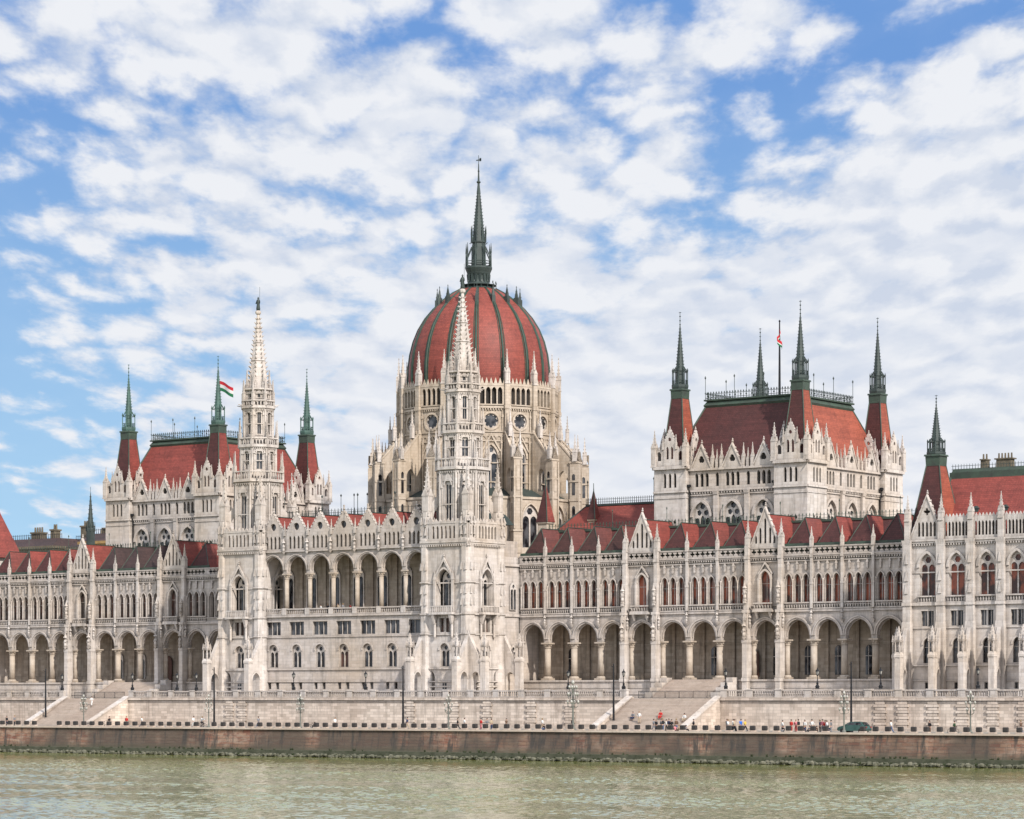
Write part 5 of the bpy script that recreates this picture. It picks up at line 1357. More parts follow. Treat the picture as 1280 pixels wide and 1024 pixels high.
# ------------------------------------------------------------------ bronze figure in the right arcade bay, indoor statues
q = MB(); q.lathe(0,0,[(.5,0),(.45,.5),(.4,.6)],8); q.lathe(0,0,[(.36,.6),(.34,1.4),(.26,2.0),(.38,2.7),(.26,3.0),(.12,3.1)],10,0,0,True); q.lathe(0,0,[(.05,3.1),(.17,3.3),(.05,3.55)],8,0,0,True)
q.tube([(.34,0,2.7),(.5,-.2,2.2),(.3,-.4,1.9)],.1,6); q.tube([(-.34,0,2.7),(-.55,0,2.1),(-.5,-.2,1.7)],.1,6); q.tube([(-.5,-.2,.6),(-.5,-.2,4.2)],.04,5)
o = q.build('bronze_statue', M['bronze']); o.location = (71.9, WY+3.1, 2.8); tag(o, 'green bronze standing figure inside the gabled bay of the right arcade', 'statue')

# ------------------------------------------------------------------ car
def car(x, y, z, rz):
    r = empty('parked_car', (x, y, z), rz); tag(r, 'dark green hatchback parked on the promenade among the bollards', 'car')
    paint = plain('dark_green_car_paint', (.05,.11,.095), .25, .3, .1, 2, .6); gl = M['glass']; tyre = plain('tyre_rubber', (.02,.02,.02), .85)
    body = [(-2.05,.42),(-2.1,.6),(-2.0,.88),(-1.75,.98),(-1.05,1.03),(.95,1.0),(1.75,.86),(2.05,.7),(2.1,.45),(1.95,.3),(-1.95,.3)]
    b = MB(); n = len(body)
    for w, k in ((.84, 0), (.84, 1)): pass
    def loft(b, prof, ws, mat=0):
        vs = []; n = len(prof)
        for w, sc in ws: vs += [(px*sc, w, .3+(pz-.3)*1.0) for px, pz in prof]
        fs = [(j*n+i, j*n+(i+1) % n, (j+1)*n+(i+1) % n, (j+1)*n+i) for j in range(len(ws)-1) for i in range(n)]
        fs += [tuple(reversed(range(n))), tuple((len(ws)-1)*n+i for i in range(n))]
        b.add(vs, fs, mat, False)
    loft(b, body, ((-.84,.93),(-.80,.985),(-.7,1),(.7,1),(.80,.985),(.84,.93))); b.build('body', paint, r)
    cab = [(-1.85,.99),(-1.35,1.42),(-.5,1.5),(.25,1.45),(1.1,.99)]
    b = MB(); vs = [(px, s_*(.78 if pz < 1.1 else .6), pz) for s_ in (-1, 1) for px, pz in cab]; b.add(vs, [(0,1,6,5),(1,2,7,6),(2,3,8,7),(3,4,9,8),(4,3,2,1,0),(5,6,7,8,9)]); b.build('roof', paint, r)
    for s_ in (-1, 1):
        b = MB()
        def sq(x0, x1, x2, x3, zl, zh): b.add([(x0,s_*.765,zl),(x1,s_*.765,zl),(x2,s_*.635,zh),(x3,s_*.635,zh)], [(0,1,2,3)])
        sq(-1.45,-.5,-.5,-1.2,1.06,1.38); sq(-.42,.82,.2,-.42,1.06,1.38); b.v = [(x_, y_+s_*.012, z_) for x_, y_, z_ in b.v]; b.build('side_window', gl, r)
    b = MB(); b.add([(1.03,-.7,1.05),(1.03,.7,1.05),(.33,.57,1.42),(.33,-.57,1.42)], [(0,1,2,3)]); b.v = [(x_+.03, y_, z_+.02) for x_, y_, z_ in b.v]; b.build('windscreen', gl, r)
    b = MB(); b.add([(-1.8,-.7,1.05),(-1.8,.7,1.05),(-1.4,.57,1.4),(-1.4,-.57,1.4)], [(3,2,1,0)]); b.v = [(x_-.03, y_, z_+.02) for x_, y_, z_ in b.v]; b.build('rear_window', gl, r)
    for wx in (-1.3, 1.3):
        for s_ in (-1, 1):
            b = MB(); b.M = T(wx, s_*.76, .32) @ Matrix.Rotation(PI/2, 4, 'X'); b.lathe(0,0,[(.2,-.1),(.31,-.1),(.33,-.06),(.33,.06),(.31,.1),(.2,.1)],18,0,0,True); w_ = b.build('wheel', tyre, r)
            b = MB(); b.M = T(wx, s_*.8, .32) @ Matrix.Rotation(PI/2, 4, 'X'); b.lathe(0,0,[(.2,-.05),(.18,.05)],12); b.build('rim', M['iron_gr'], w_)
    for s_ in (-1, 1):
        b = MB(); b.box(1.93,2.08,s_*.6-.14,s_*.6+.14,.62,.74); b.build('headlight', M['opal'], r)
        b = MB(); b.box(-2.09,-1.97,s_*.62-.12,s_*.62+.12,.68,.86); b.build('tail_light', plain('tail_light_red', (.3,.01,.01), .3), r)
        b = MB(); b.box(.62,.78,s_*.86-.08,s_*.86+.08,1.02,1.14); b.build('wing_mirror', paint, r)
car(113.4, -71.4, -4.5, PI+.02)

# ------------------------------------------------------------------ bicycles
def bicycle():
    r = empty('bicycle'); 
    for x in (-.52, .52):
        b = MB(); n = 16; b.tube([(x+.33*cos(2*PI*k/n),0,.34+.33*sin(2*PI*k/n)) for k in range(n+1)], .025, 5)
        for k in range(6): a = PI*k/6; b.tube([(x+.32*cos(a),0,.34+.32*sin(a)),(x-.32*cos(a),0,.34-.32*sin(a))], .006, 3)
        b.build('wheel', M['iron'], r)
    b = MB(); b.tube([(-.52,0,.34),(-.08,0,.3),(-.2,0,.82),(-.52,0,.34)], .02, 5); b.tube([(-.08,0,.3),(.38,0,.74),(-.18,0,.76)], .02, 5); b.tube([(.52,0,.34),(.36,0,.88),(.34,0,1.0)], .02, 5); b.build('frame', M['bollard'], r)
    b = MB(); b.tube([(.26,-.27,1.02),(.36,-.1,1.0),(.36,.1,1.0),(.26,.27,1.02)], .018, 5); b.build('handlebar', M['iron'], r)
    b = MB(); b.add([(-.36,-.09,.88),(-.36,.09,.88),(-.06,.03,.9),(-.06,-.03,.9),(-.2,0,.82)], [(0,3,2,1),(0,1,4),(1,2,4),(2,3,4),(3,0,4)]); b.build('saddle', M['iron'], r)
    return r
by = bicycle()
for i, (x, rz, lab) in enumerate(((-17.4,.1,'dark bicycle with the dark group in front of the left staircase'),(2.6,.3,'bicycle under the rider in white below the left river tower'),(24.5,.05,'bicycle beside the crouching person below the loggia block'),(128.2,-.1,'bicycle on the promenade at the right below the end pavilion'))):
    o = by if i == 0 else copy_tree(by); o.location = (x, -72.9, -4.5); o.rotation_euler.z = rz; tag(o, lab, 'bicycle', 'bicycles on the promenade')

# ------------------------------------------------------------------ people
def skin_mesh(verts, edges, name, mats, root=0, extra=None):
    me = bpy.data.meshes.new('tmp'); me.from_pydata([v[:3] for v in verts], edges, [])
    ob = bpy.data.objects.new('tmp', me); C.objects.link(ob)
    md = ob.modifiers.new('s', 'SKIN'); md.use_smooth_shade = True; md.branch_smoothing = .6
    for i, sv in enumerate(me.skin_vertices[0].data):
        sv.radius = (verts[i][3], verts[i][4] if len(verts[i]) > 4 else verts[i][3]); sv.use_root = (i == root)
    sb = ob.modifiers.new('u', 'SUBSURF'); sb.levels = 1
    dg = bpy.context.evaluated_depsgraph_get(); res = bpy.data.meshes.new_from_object(ob.evaluated_get(dg))
    C.objects.unlink(ob); bpy.data.objects.remove(ob); res.name = name; res.materials.clear()
    for m in mats: res.materials.append(m)
    if extra:
        bm = bmesh.new(); bm.from_mesh(res); bm2 = bpy.data.meshes.new('x'); bm2.from_pydata(extra.v, [], extra.f); bm.from_mesh(bm2); bm.to_mesh(res); bm.free()
    return res
POSES = {
 'stand': dict(hip=.93, kL=(.02,.1,.5), aL=(0,.11,.09), kR=(.02,-.1,.5), aR=(0,-.11,.09), eL=(.0,.25,1.13), wL=(.06,.25,.88), eR=(-.02,-.25,1.13), wR=(.05,-.24,.88)),
 'walk': dict(hip=.91, kL=(.2,.09,.52), aL=(.33,.09,.1), kR=(-.06,-.09,.49), aR=(-.36,-.1,.14), eL=(-.16,.24,1.15), wL=(-.12,.23,.9), eR=(.13,-.24,1.15), wR=(.28,-.21,.95)),
 'sit': dict(hip=.45, kL=(.44,.13,.5), aL=(.46,.13,.09), kR=(.44,-.13,.5), aR=(.46,-.13,.09), eL=(.12,.26,.66), wL=(.34,.16,.56), eR=(.12,-.26,.66), wR=(.34,-.16,.56)),
 'ground': dict(hip=.15, kL=(.34,.15,.44), aL=(.52,.13,.09), kR=(.34,-.15,.44), aR=(.52,-.13,.09), eL=(.16,.27,.44), wL=(.36,.16,.46), eR=(.16,-.27,.44), wR=(.36,-.16,.46)),
 'ride': dict(hip=.95, kL=(.34,.12,.72), aL=(.2,.12,.3), kR=(.28,-.12,.58), aR=(.06,-.12,.18), eL=(.34,.26,1.24), wL=(.54,.25,1.06), eR=(.34,-.26,1.24), wR=(.54,-.25,1.06)),
}
SKIN = plain('skin', (.48,.29,.21), .6, 0, .1, 6); HAIRS = [plain('brown_hair', (.05,.028,.016), .6), plain('fair_hair', (.28,.19,.09), .6), plain('black_hair', (.014,.012,.011), .5)]
def person_meshes(k):
    p = POSES[k]; h = p['hip']; ln = {'ride':.16,'sit':.08,'ground':.1}.get(k, .04)
    sh = h+.5
    V = [(0,0,h,.13,.1),(ln*.3,0,h+.17,.105,.08),(ln*.7,0,h+.36,.125,.085),(ln,0,h+.50,.06,.06),(ln*1.1,0,h+.56,.055,.055),(ln*1.2+.01,0,h+.65,.095,.088),(ln*1.2,0,h+.75,.085,.085)]
    E = [(0,1),(1,2),(2,3),(3,4),(4,5),(5,6)]
    ex = MB(); ids = {}
    for s, n in ((1,'L'),(-1,'R')):
        b = len(V); k_, a_, e_, w_ = p['k'+n], p['a'+n], p['e'+n], p['w'+n]
        V += [(ln*.9, s*.18, sh-.03, .05), (*e_, .042), (*w_, .032), (w_[0]+.03, w_[1], w_[2]-.07, .035,.02)]
        E += [(2,b),(b,b+1),(b+1,b+2),(b+2,b+3)]
        V += [(0.0, s*.09, h-.05, .088), (*k_, .058), (a_[0], a_[1], a_[2]+.02, .042), (a_[0]+.16, a_[1], a_[2]-.05, .035)]
        E += [(0,b+4),(b+4,b+5),(b+5,b+6),(b+6,b+7)]
        hx, hy, hz = w_[0]+.03, w_[1], w_[2]-.08
        for f in range(4):                                   # fingers and thumb
            fx = hx-.03+f*.02; L = (.06,.075,.07,.055)[f]; ex.tube([(fx,hy,hz),(fx+.005,hy-s*.004,hz-L*.6),(fx+.015,hy-s*.02,hz-L)], [.009,.008,.006], 5)
        ex.tube([(hx+.03,hy-s*.01,hz+.04),(hx+.06,hy-s*.02,hz+.015),(hx+.065,hy-s*.025,hz-.02)], [.011,.01,.007], 5)
    hd = (ln*1.2+.01, 0, h+.67)
    ex.add([(hd[0]+.08,-.016,hd[2]),(hd[0]+.08,.016,hd[2]),(hd[0]+.115,0,hd[2]-.01),(hd[0]+.085,0,hd[2]+.04)], [(0,1,2),(1,3,2),(3,0,2)])   # nose
    for s in (-1, 1): ex.lathe(hd[0], s*.088, [(.005,hd[2]-.03),(.022,hd[2]),(.005,hd[2]+.035)], 6)
    body = skin_mesh(V, E, 'person', [SKIN], 0, ex)
    g = 1.14
    tv = [(0,0,h-.02,.19,.17),(ln*.3,0,h+.17,.18,.16),(ln*.7,0,h+.36,.205,.175),(ln*.95,0,h+.5,.12,.12)]; te = [(0,1),(1,2),(2,3)]
    for n, s in (('L',1),('R',-1)):
        b = len(tv); e_, w_ = p['e'+n], p['w'+n]; m = tuple(e_[i]*.45+w_[i]*.55 for i in range(3))
        tv += [(ln*.9,s*.18,sh-.03,.095),(*e_,.07),(*m,.058)]; te += [(2,b),(b,b+1),(b+1,b+2)]
    top = skin_mesh(tv, te, 'shirt', [M['white']])
    lv = [(0,0,h+.06,.165,.14),(0,0,h-.02,.17,.145)]; le = [(0,1)]
    for n, s in (('L',1),('R',-1)):
        b = len(lv); k_, a_ = p['k'+n], p['a'+n]; lv += [(0.0,s*.09,h-.07,.12),(*k_,.088),(a_[0],a_[1],a_[2]+.03,.066)]; le += [(1,b),(b,b+1),(b+1,b+2)]
    leg = skin_mesh(lv, le, 'trousers', [M['dark']])
    hb = MB(); hb.lathe(hd[0]-.012, 0, [(.085,hd[2]-.04),(.108,hd[2]+.03),(.1,hd[2]+.09),(.06,hd[2]+.135),(.0,hd[2]+.15)], 10, 0, 0, True)
    hb.v = [(x-(.02 if z < hd[2]+.05 else 0), y*.93, z) for x, y, z in hb.v]
    sv = [(0,0,h+.1,.14,.11),(0,0,h-.1,.2,.18),(.03,0,h*.42,.25,.22)]
    hair = hb.mesh('hair', [HAIRS[0]])
    sh_ = MB()
    for n, s in (('L',1),('R',-1)):
        a_ = p['a'+n]; sh_.tube([(a_[0]-.07,a_[1],a_[2]-.03),(a_[0]-.04,a_[1],a_[2]-.02),(a_[0]+.1,a_[1],a_[2]-.045),(a_[0]+.21,a_[1],a_[2]-.06)], [.045,.062,.052,.032], 8)
    return body, top, leg, hair, sh_.mesh('shoes', [M['iron']])
PM = {k: person_meshes(k) for k in POSES}
CL = {n: plain('cloth_'+n.replace(' ', '_'), c, .85, 0, .15, 5) for n, c in {'black':(.02,.02,.023),'white':(.7,.69,.66),'red':(.5,.035,.03),'blue':(.03,.13,.5),'grey':(.2,.2,.21),'navy':(.025,.035,.08),'pink':(.6,.2,.22),'beige':(.42,.33,.23),'denim':(.07,.11,.2),'yellow':(.65,.42,.06),'brown':(.12,.07,.045),'green':(.06,.14,.06)}.items()}
def person(x, y, z, rz, pose, top, leg, label, hair=0, sc=1.0):
    me = PM[pose]; o = bpy.data.objects.new('person', me[0]); C.objects.link(o)
    o.location = (x, y, z); o.rotation_euler.z = rz; o.scale = (sc,)*3; tag(o, label, 'person', 'people on the promenade and steps')
    for nm, m, mat in (('shirt', me[1], CL[top]), ('trousers', me[2], CL[leg]), ('hair', me[3], HAIRS[hair])):
        c = bpy.data.objects.new(nm, m); C.objects.link(c); c.parent = o
        c.material_slots[0].link = 'OBJECT'; c.material_slots[0].material = mat
    c = bpy.data.objects.new('shoes', me[4]); C.objects.link(c); c.parent = o
R_, L_, F_, B_ = 0.0, PI, -PI/2, PI/2
PZ = -4.5
def stepz(y): return -.06 - 4.44*max(0, min(1, (TY-y)/8.2))
PEOPLE = [
 # on and below the right staircase
 (70.2,-57.2,None,F_,'sit','grey','navy','person in grey sitting low on the left part of the right staircase'),
 (72.0,-58.6,None,F_,'stand','white','beige','person in white standing on the lower left of the right staircase'),
 (74.6,-56.8,None,F_,'sit','red','red','person in red sitting on the right staircase'),
 (79.0,-57.8,None,F_,'sit','white','beige','person in white sitting at the right side of the right staircase'),
 (83.8,-72.3,PZ,F_,'stand','black','black','leftmost of the dark standing group before the right staircase, all in black'),
 (84.4,-72.0,PZ,R_,'stand','grey','black','person in grey top in the standing group before the right staircase'),
 (85.0,-72.5,PZ,L_,'stand','black','denim','person in black top and jeans in the group before the right staircase'),
 (85.7,-72.1,PZ,F_,'stand','navy','grey','person in navy in the group before the right staircase'),
 (86.3,-72.4,PZ,F_,'stand','black','grey','rightmost standing figure, black top and grey trousers, in the group before the right staircase'),
 (87.2,-72.9,PZ,L_,'ground','pink','black','seated person in pink beside the group before the right staircase'),
 (87.9,-73.0,PZ,F_,'ground','beige','brown','seated person in beige right of the one in pink'),
 (88.7,-72.8,PZ,R_,'ground','grey','black','seated person in grey at the right end of the group before the right staircase'),
 (94.0,-72.9,PZ,F_,'ground','black','black','person in black sitting left of the tourists in white and blue'),
 (95.1,-72.4,PZ,R_,'walk','white','denim','person in white top and jeans, left one of the strolling trio near the blue coat'),
 (95.7,-72.1,PZ,R_,'walk','white','black','person in white top and black trousers, middle of the strolling trio near the blue coat'),
 (96.2,-72.6,PZ,R_,'walk','beige','black','person in beige top just left of the blue coat'),
 (97.0,-72.3,PZ,R_,'walk','blue','blue','person in bright blue walking on the promenade'),
 (97.4,-71.9,PZ,R_,'walk','yellow','black','person in yellow top right behind the one in blue'),
 (103.3,-72.3,PZ,R_,'walk','white','black','person in white walking left of the pair in red'),
 (104.7,-72.4,PZ,F_,'stand','red','red','left one of the pair dressed in red'),
 (105.2,-72.1,PZ,F_,'stand','pink','red','right one of the pair, pink top and red trousers'),
 (105.9,-72.6,PZ,L_,'stand','black','black','person in black right of the pair in red'),
 (106.6,-72.2,PZ,F_,'stand','white','navy','person in white right of the pair in red, standing'),
 (107.0,-72.9,PZ,F_,'ground','navy','black','leftmost of the four sitting between the pair in red and the car'),
 (107.8,-72.9,PZ,F_,'ground','grey','black','person in grey, second of the four sitting left of the car'),
 (108.3,-72.9,PZ,R_,'ground','black','navy','person in black top and navy trousers sitting left of the car'),
 (108.9,-73.0,PZ,F_,'ground','brown','black','person in brown sitting left of the car'),
 (109.1,-72.0,PZ,F_,'stand','pink','grey','person in pink top and grey trousers standing left of the car'),
 (109.6,-72.3,PZ,R_,'stand','red','denim','person in red top and jeans standing left of the car'),
 (110.1,-72.6,PZ,L_,'stand','white','black','person in white top and black trousers standing left of the car'),
 (111.0,-73.1,PZ,L_,'stand','grey','grey','person all in grey at the nose of the green car'),
 # below the right river tower
 (50.5,-72.3,PZ,L_,'walk','black','black','person in black walking below the right river tower'),
 (51.8,-72.5,PZ,R_,'walk','white','grey','person in white top walking below the right river tower'),
 (54.5,-72.2,PZ,F_,'stand','red','pink','person in red top standing below the right river tower'),
 (55.8,-72.6,PZ,R_,'stand','grey','denim','person in grey top and jeans, left of a pair below the right river tower'),
 (56.4,-72.3,PZ,L_,'stand','beige','navy','person in beige top, right of a pair below the right river tower'),
 (59.0,-72.4,PZ,R_,'walk','brown','black','person in brown walking right of the right river tower'),
 (65.2,-72.4,PZ,L_,'walk','white','beige','person in white and beige between the right tower and the tallest lamp post'),
 (65.9,-72.9,PZ,F_,'ground','black','denim','seated person in black top and jeans left of the tallest lamp post'),
 (66.7,-72.9,PZ,F_,'ground','navy','navy','seated person in navy left of the tallest lamp post'),
 (70.1,-72.2,PZ,F_,'stand','black','black','person in black standing by the tallest lamp post'),
 # left end
 (-39.6,-72.4,PZ,F_,'stand','black','navy','person in black top and navy trousers at the far left'),
 (-38.8,-72.8,PZ,F_,'ground','black','black','seated person in black at the far left'),
 (-38.0,-72.3,PZ,R_,'stand','grey','black','person in grey top at the far left, right one of three'),
 (-17.5,-72.0,PZ,R_,'stand','black','black','person in black standing beside the bicycle before the left staircase'),
 (-16.6,-72.7,PZ,L_,'ground','navy','black','seated person in navy beside the bicycle before the left staircase'),
 (-13.4,-72.4,PZ,F_,'stand','red','black','person in red top and black trousers right of the left staircase'),
 (-10.2,-72.4,PZ,R_,'walk','white','navy','person in white top and navy trousers right of the left staircase'),
 (0.5,-72.4,PZ,R_,'walk','white','white','person all in white walking below the left river tower'),
 (2.55,-72.9,PZ,.3,'ride','white','black','cyclist in white riding below the left river tower'),
 (-38.4,-54.6,None,F_,'walk','white','white','person all in white descending the left staircase'),
 (24.3,-72.3,PZ,L_,'ground','black','black','person in black crouching by a bicycle below the loggia block'),
 (28.2,-72.4,PZ,R_,'walk','white','grey','person in white top and grey trousers below the loggia block'),
 (124.7,-72.4,PZ,F_,'stand','black','brown','person in dark clothes standing at the right below the end pavilion'),
 (128.0,-72.2,PZ,R_,'stand','green','black','person in green top beside the bicycle at the right'),
 (137.2,-72.4,PZ,L_,'walk','brown','grey','person in brown walking at the far right edge'),
 (82.9,-71.6,PZ,R_,'walk','grey','grey','person all in grey walking just left of the dark group before the right staircase'),
 (84.9,-71.5,PZ,F_,'stand','white','black','person in white top half hidden in the dark group before the right staircase'),
 (86.6,-71.7,PZ,L_,'stand','brown','denim','person in brown top and jeans in the group before the right staircase'),
 (89.6,-72.2,PZ,R_,'walk','black','beige','person in black top and beige trousers right of the group before the right staircase'),
 (94.6,-71.8,PZ,F_,'stand','grey','navy','person in grey top and navy trousers left of the strolling trio near the blue coat'),
 (103.9,-73.0,PZ,F_,'ground','black','grey','seated person in black and grey just left of the pair in red'),
 (106.2,-71.6,PZ,R_,'stand','beige','brown','person in beige top and brown trousers behind the pair in red'),
 (107.4,-71.8,PZ,F_,'stand','white','grey','person in white top and grey trousers behind those sitting left of the car'),
 (108.5,-71.6,PZ,L_,'stand','navy','black','person in navy top standing behind those sitting left of the car'),
 (110.5,-72.9,PZ,F_,'ground','denim','navy','seated person in denim blue near the nose of the green car'),
 (13.4,-72.3,PZ,L_,'walk','grey','denim','person in grey top and jeans below the left half of the loggia block'),
 (41.5,-72.4,PZ,R_,'walk','navy','beige','person in navy top and beige trousers left of the right river tower'),
 (119.2,-72.3,PZ,L_,'walk','white','denim','person in white top and jeans right of the green car'),
 # loggia
 (-5.6,-35.3,13.56,F_,'stand','white','black','person in white leaning at the loggia balustrade, leftmost of five'),
 (-4.2,-35.2,13.56,F_,'stand','black','black','person in black on the loggia, second from left'),
 (-2.0,-35.3,13.56,F_,'stand','beige','navy','person in beige top on the loggia, middle of five'),
 (-1.0,-35.2,13.56,L_,'stand','grey','black','person in grey on the loggia, second from right'),
 (0.6,-35.3,13.56,F_,'stand','red','black','person in red top on the loggia, rightmost of five'),
]
random.seed(11)
for i, (x, y, z, rz, pose, top, leg, lab) in enumerate(PEOPLE):
    if z is None:
        k_ = int((TY-y)/.34167); z = -.06-.185*k_
        if pose == 'sit': y = TY-(k_+1)*.34167+.03; z -= .36
        else: y = TY-(k_+.5)*.34167
    person(x, y, z, rz+random.uniform(-.4,.4), pose, top, leg, lab, random.randrange(3), random.uniform(.95,1.05))

# ------------------------------------------------------------------ town roofs behind, far left
def townhouse(x0, x1, y, z, chims, label, wallm, deco=False):
    r = empty('distant_building', ((x0+x1)/2, y, 0)); tag(r, label, 'building'); cx = (x0+x1)/2; L = x1-x0
    b = MB(); b.box(-L/2, L/2, 0, 14, -.3, z-2.5); b.box(-L/2-.3, L/2+.3, -.4, 14, z-2.5, z-1.9); b.build('wall', M[wallm], r)
    b = MB(); b.add([(-L/2-.2,-.3,z-1.9),(L/2+.2,-.3,z-1.9),(L/2-1,3,z),(-L/2+1,3,z),(L/2-1,11,z),(-L/2+1,11,z),(-L/2-.2,14,z-1.9),(L/2+.2,14,z-1.9)], [(0,1,2,3),(3,2,4,5),(1,7,4,2),(0,3,5,6),(5,4,7,6)])
    ro = b.build('roof', M['slate'], r)
    for dx, w, h, n in chims:
        b = MB(); b.box(dx-w, dx+w, 4, 6, z-1, z+h); b.box(dx-w-.2, dx+w+.2, 3.8, 6.2, z+h, z+h+.35)
        for i in range(n): b.lathe(dx+(i-(n-1)/2)*(2*w/n), 5, [(.25,z+h+.3),(.2,z+h+1.5)], 7)
        b.build('chimney', M['chimney'], ro)
    b = MB(); x = -L/2
    while x < L/2: b.frus(x, 3, z, z+1.1, .05, .05, .03, .03); x += .6
    b.box(-L/2, L/2, 2.97, 3.03, z+.8, z+.88); b.build('railing', M['iron'], ro)
townhouse(-191, -173.5, 70, 36.6, ((-.8,1.5,1.3,4),(4.6,.6,1.8,2)), 'dark-roofed town building with broad chimney stacks just right of the left end roof', 'chimney')
townhouse(-173, -163.5, 74, 36.2, ((-3.2,1.1,3.0,3),(2.6,1.6,.9,4)), 'low dark-roofed town building with a single tall chimney behind the left wing', 'chimney')
townhouse(-163, -148, 68, 37.0, ((-3.0,1.2,1.0,3),(1.0,2.2,1.4,5)), 'ochre-walled town building beside the left hall', 'ochre')

# ================================================================== SKY, SUN, CAMERA
SUN = Vector((.76, -.34, .60)).normalized()
el = math.asin(SUN.z); az = math.atan2(SUN.x, SUN.y)
sun = bpy.data.lights.new('sun', 'SUN'); sun.energy = 4.8; sun.angle = rad(1.5); sun.color = (1.0, .95, .885)
so = bpy.data.objects.new('sun', sun); C.objects.link(so); so.rotation_euler = SUN.to_track_quat('Z', 'Y').to_euler(); so.location = (150, -150, 120)

w = bpy.data.worlds.new('World'); bpy.context.scene.world = w; w.use_nodes = True
nt = w.node_tree; nt.nodes.clear(); q = N(nt)
outn = q.node('ShaderNodeOutputWorld'); bg = q.node('ShaderNodeBackground'); nt.links.new(bg.outputs[0], outn.inputs[0])
sky = q.node('ShaderNodeTexSky', sky_type='NISHITA'); sky.sun_disc = False; sky.sun_elevation = el; sky.sun_rotation = az
sky.altitude = 100; sky.air_density = 1.0; sky.dust_density = .6; sky.ozone_density = 1.5
d = q.node('ShaderNodeTexCoord').outputs['Generated']; dx, dy, dz = q.sep(d)
A = q.math('ARCTAN2', q.math('MULTIPLY', dx, -1.0), dy)     # azimuth, growing to the left of +Y
E_ = q.math('ARCSINE', dz)
def blob(a, e, sa, se, amp):
    u = q.math('DIVIDE', q.math('SUBTRACT', A, a), sa); v = q.math('DIVIDE', q.math('SUBTRACT', E_, e), se)
    r2 = q.math('ADD', q.math('MULTIPLY', u, u), q.math('MULTIPLY', v, v))
    return q.math('MULTIPLY', q.math('EXPONENT', q.math('MULTIPLY', r2, -1.0)), amp)
def cen(n, k): return q.math('MULTIPLY', q.math('SUBTRACT', n, .5), k)
# the cloud sheet lies flat overhead: project the view direction onto it so that the puffs shrink and flatten towards the horizon
D_ = q.math('ADD', E_, .15)
px = q.math('DIVIDE', q.math('SUBTRACT', A, .63), D_); py = q.math('DIVIDE', .52, D_)
cv = q.comb(px, py, 0.0)
warp = q.node('ShaderNodeTexNoise', noise_dimensions='2D'); q.put(warp.inputs['Vector'], cv); warp.inputs['Scale'].default_value = 10.0; warp.inputs['Detail'].default_value = 5.0; warp.inputs['Roughness'].default_value = .6
wv = q.node('ShaderNodeVectorMath', operation='SCALE'); q.put(wv.inputs[0], warp.outputs['Color']); wv.inputs['Scale'].default_value = .11
wa = q.node('ShaderNodeVectorMath', operation='ADD'); q.put(wa.inputs[0], cv); q.put(wa.inputs[1], wv.outputs[0])
def puffs(v, scale):
    n = q.node('ShaderNodeTexVoronoi', feature='SMOOTH_F1', voronoi_dimensions='2D'); q.put(n.inputs['Vector'], v); n.inputs['Scale'].default_value = scale
    n.inputs['Smoothness'].default_value = .35; n.inputs['Randomness'].default_value = .95
    return q.math('SUBTRACT', .62, n.outputs['Distance'])
cells = puffs(q.mapping(wa.outputs[0], (1,1.15,1), (.3,.1,0), (0,0,.35)), 14.0)
up = puffs(q.mapping(wa.outputs[0], (1,1.15,1), (.3,.145,0), (0,0,.35)), 14.0)
n_big = q.noise2(q.mapping(cv, (2.2,2.6,1), (3.1,1.7,0)), 1.0, 3, .5, .4)
n_mid = q.noise2(q.mapping(cv, (6.5,7.5,1), (.4,2.2,0)), 1.0, 6, .55, .3)
n_fine = q.noise2(q.mapping(cv, (30,34,1), (1.3,.2,0)), 1.0, 5, .6, .2)
layout = None
for bl in ((.815,.135,.04,.06,-.62),(.775,.095,.045,.03,-.22),(.80,.055,.05,.025,-.25),(.535,.20,.05,.016,-.38),(.575,.165,.045,.013,-.32),(.48,.235,.06,.018,-.40),(.60,.21,.03,.014,-.16),(.66,.235,.05,.02,.10),(.74,.19,.05,.03,.10),(.50,.07,.12,.07,.8),(.47,.14,.06,.05,.45),(.60,.05,.12,.045,.75),(.80,.015,.10,.02,.10),(.70,.05,.07,.02,.10)):
    t = blob(*bl); layout = t if layout is None else q.math('ADD', layout, t)
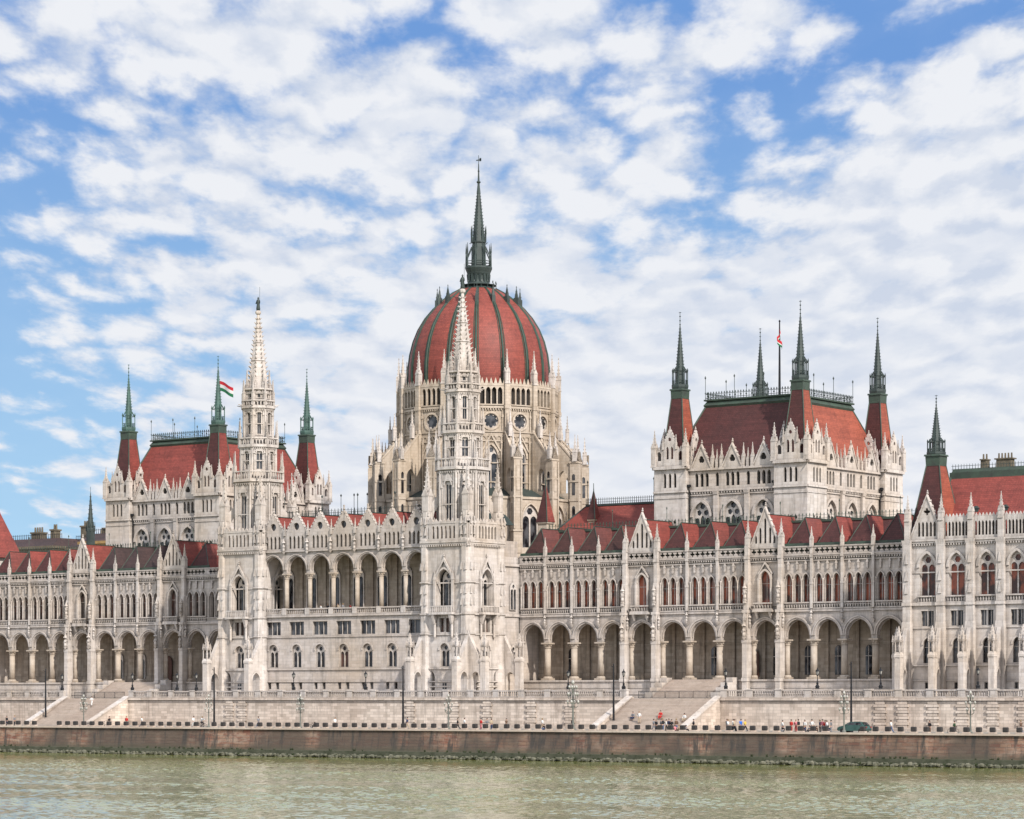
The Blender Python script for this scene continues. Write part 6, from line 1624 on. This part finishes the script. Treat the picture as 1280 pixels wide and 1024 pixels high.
dens = q.math('ADD', q.math('ADD', cen(n_big, .75), q.math('MULTIPLY', cells, .8)), q.math('ADD', q.math('ADD', cen(n_mid, 1.15), cen(n_fine, .45)), layout))
cover = q.ramp(dens, -.33, .27, .08, 1, True)
lit = q.math('ADD', q.math('MULTIPLY', q.math('SUBTRACT', cells, up), 1.5), q.math('ADD', q.math('ADD', cen(n_mid, 1.1), cen(n_fine, .5)), cen(n_big, .7)))
shade = q.ramp(q.math('ADD', q.math('MULTIPLY', lit, q.ramp(E_, .04, .17, .16, 1)), q.ramp(E_, .0, .14, .30, 0)), -.62, .42, 0, 1)
cloud = q.mix(shade, (6.2,6.85,8.1), (8.55,8.75,9.2))
blue = q.mix(q.ramp(E_, .02, .22, 0, 1), (4.3,7.2,9.6), (1.15,3.0,7.0))
skyc = q.mix(.92, sky.outputs[0], blue)
col = q.mix(cover, skyc, cloud)
# added fill: unseen sky on the river side brightened to light the front
dot = q.node('ShaderNodeVectorMath', operation='DOT_PRODUCT'); q.put(dot.inputs[0], d); dot.inputs[1].default_value = Vector((.45,-.72,.53)).normalized()
sky_fill = q.math('MULTIPLY', q.math('POWER', q.math('MAXIMUM', dot.outputs['Value'], 0.0), 2.0), .8)
col = q.mix(1.0, col, q.comb(q.math('ADD', sky_fill, 1.0), q.math('ADD', q.math('MULTIPLY', sky_fill, .97), 1.0), q.math('ADD', q.math('MULTIPLY', sky_fill, .92), 1.0)), 'MULTIPLY')
nt.links.new(col, bg.inputs['Color']); bg.inputs['Strength'].default_value = .1

cam = bpy.data.cameras.new('camera'); co = bpy.data.objects.new('camera', cam); C.objects.link(co)
co.location = CAM; co.rotation_euler = (PI/2, 0, .631)
cam.sensor_fit = 'HORIZONTAL'; cam.sensor_width = 36.0; cam.lens = 36.0*3547.7/1280; cam.shift_y = (872.6-512)/1280
cam.clip_start = 1.0; cam.clip_end = 9000
sc = bpy.context.scene; sc.camera = co
sc.view_settings.view_transform = 'Standard'; sc.view_settings.look = 'None'; sc.view_settings.exposure = 0
sc.render.engine = 'CYCLES'; sc.cycles.max_bounces = 5; sc.cycles.diffuse_bounces = 3
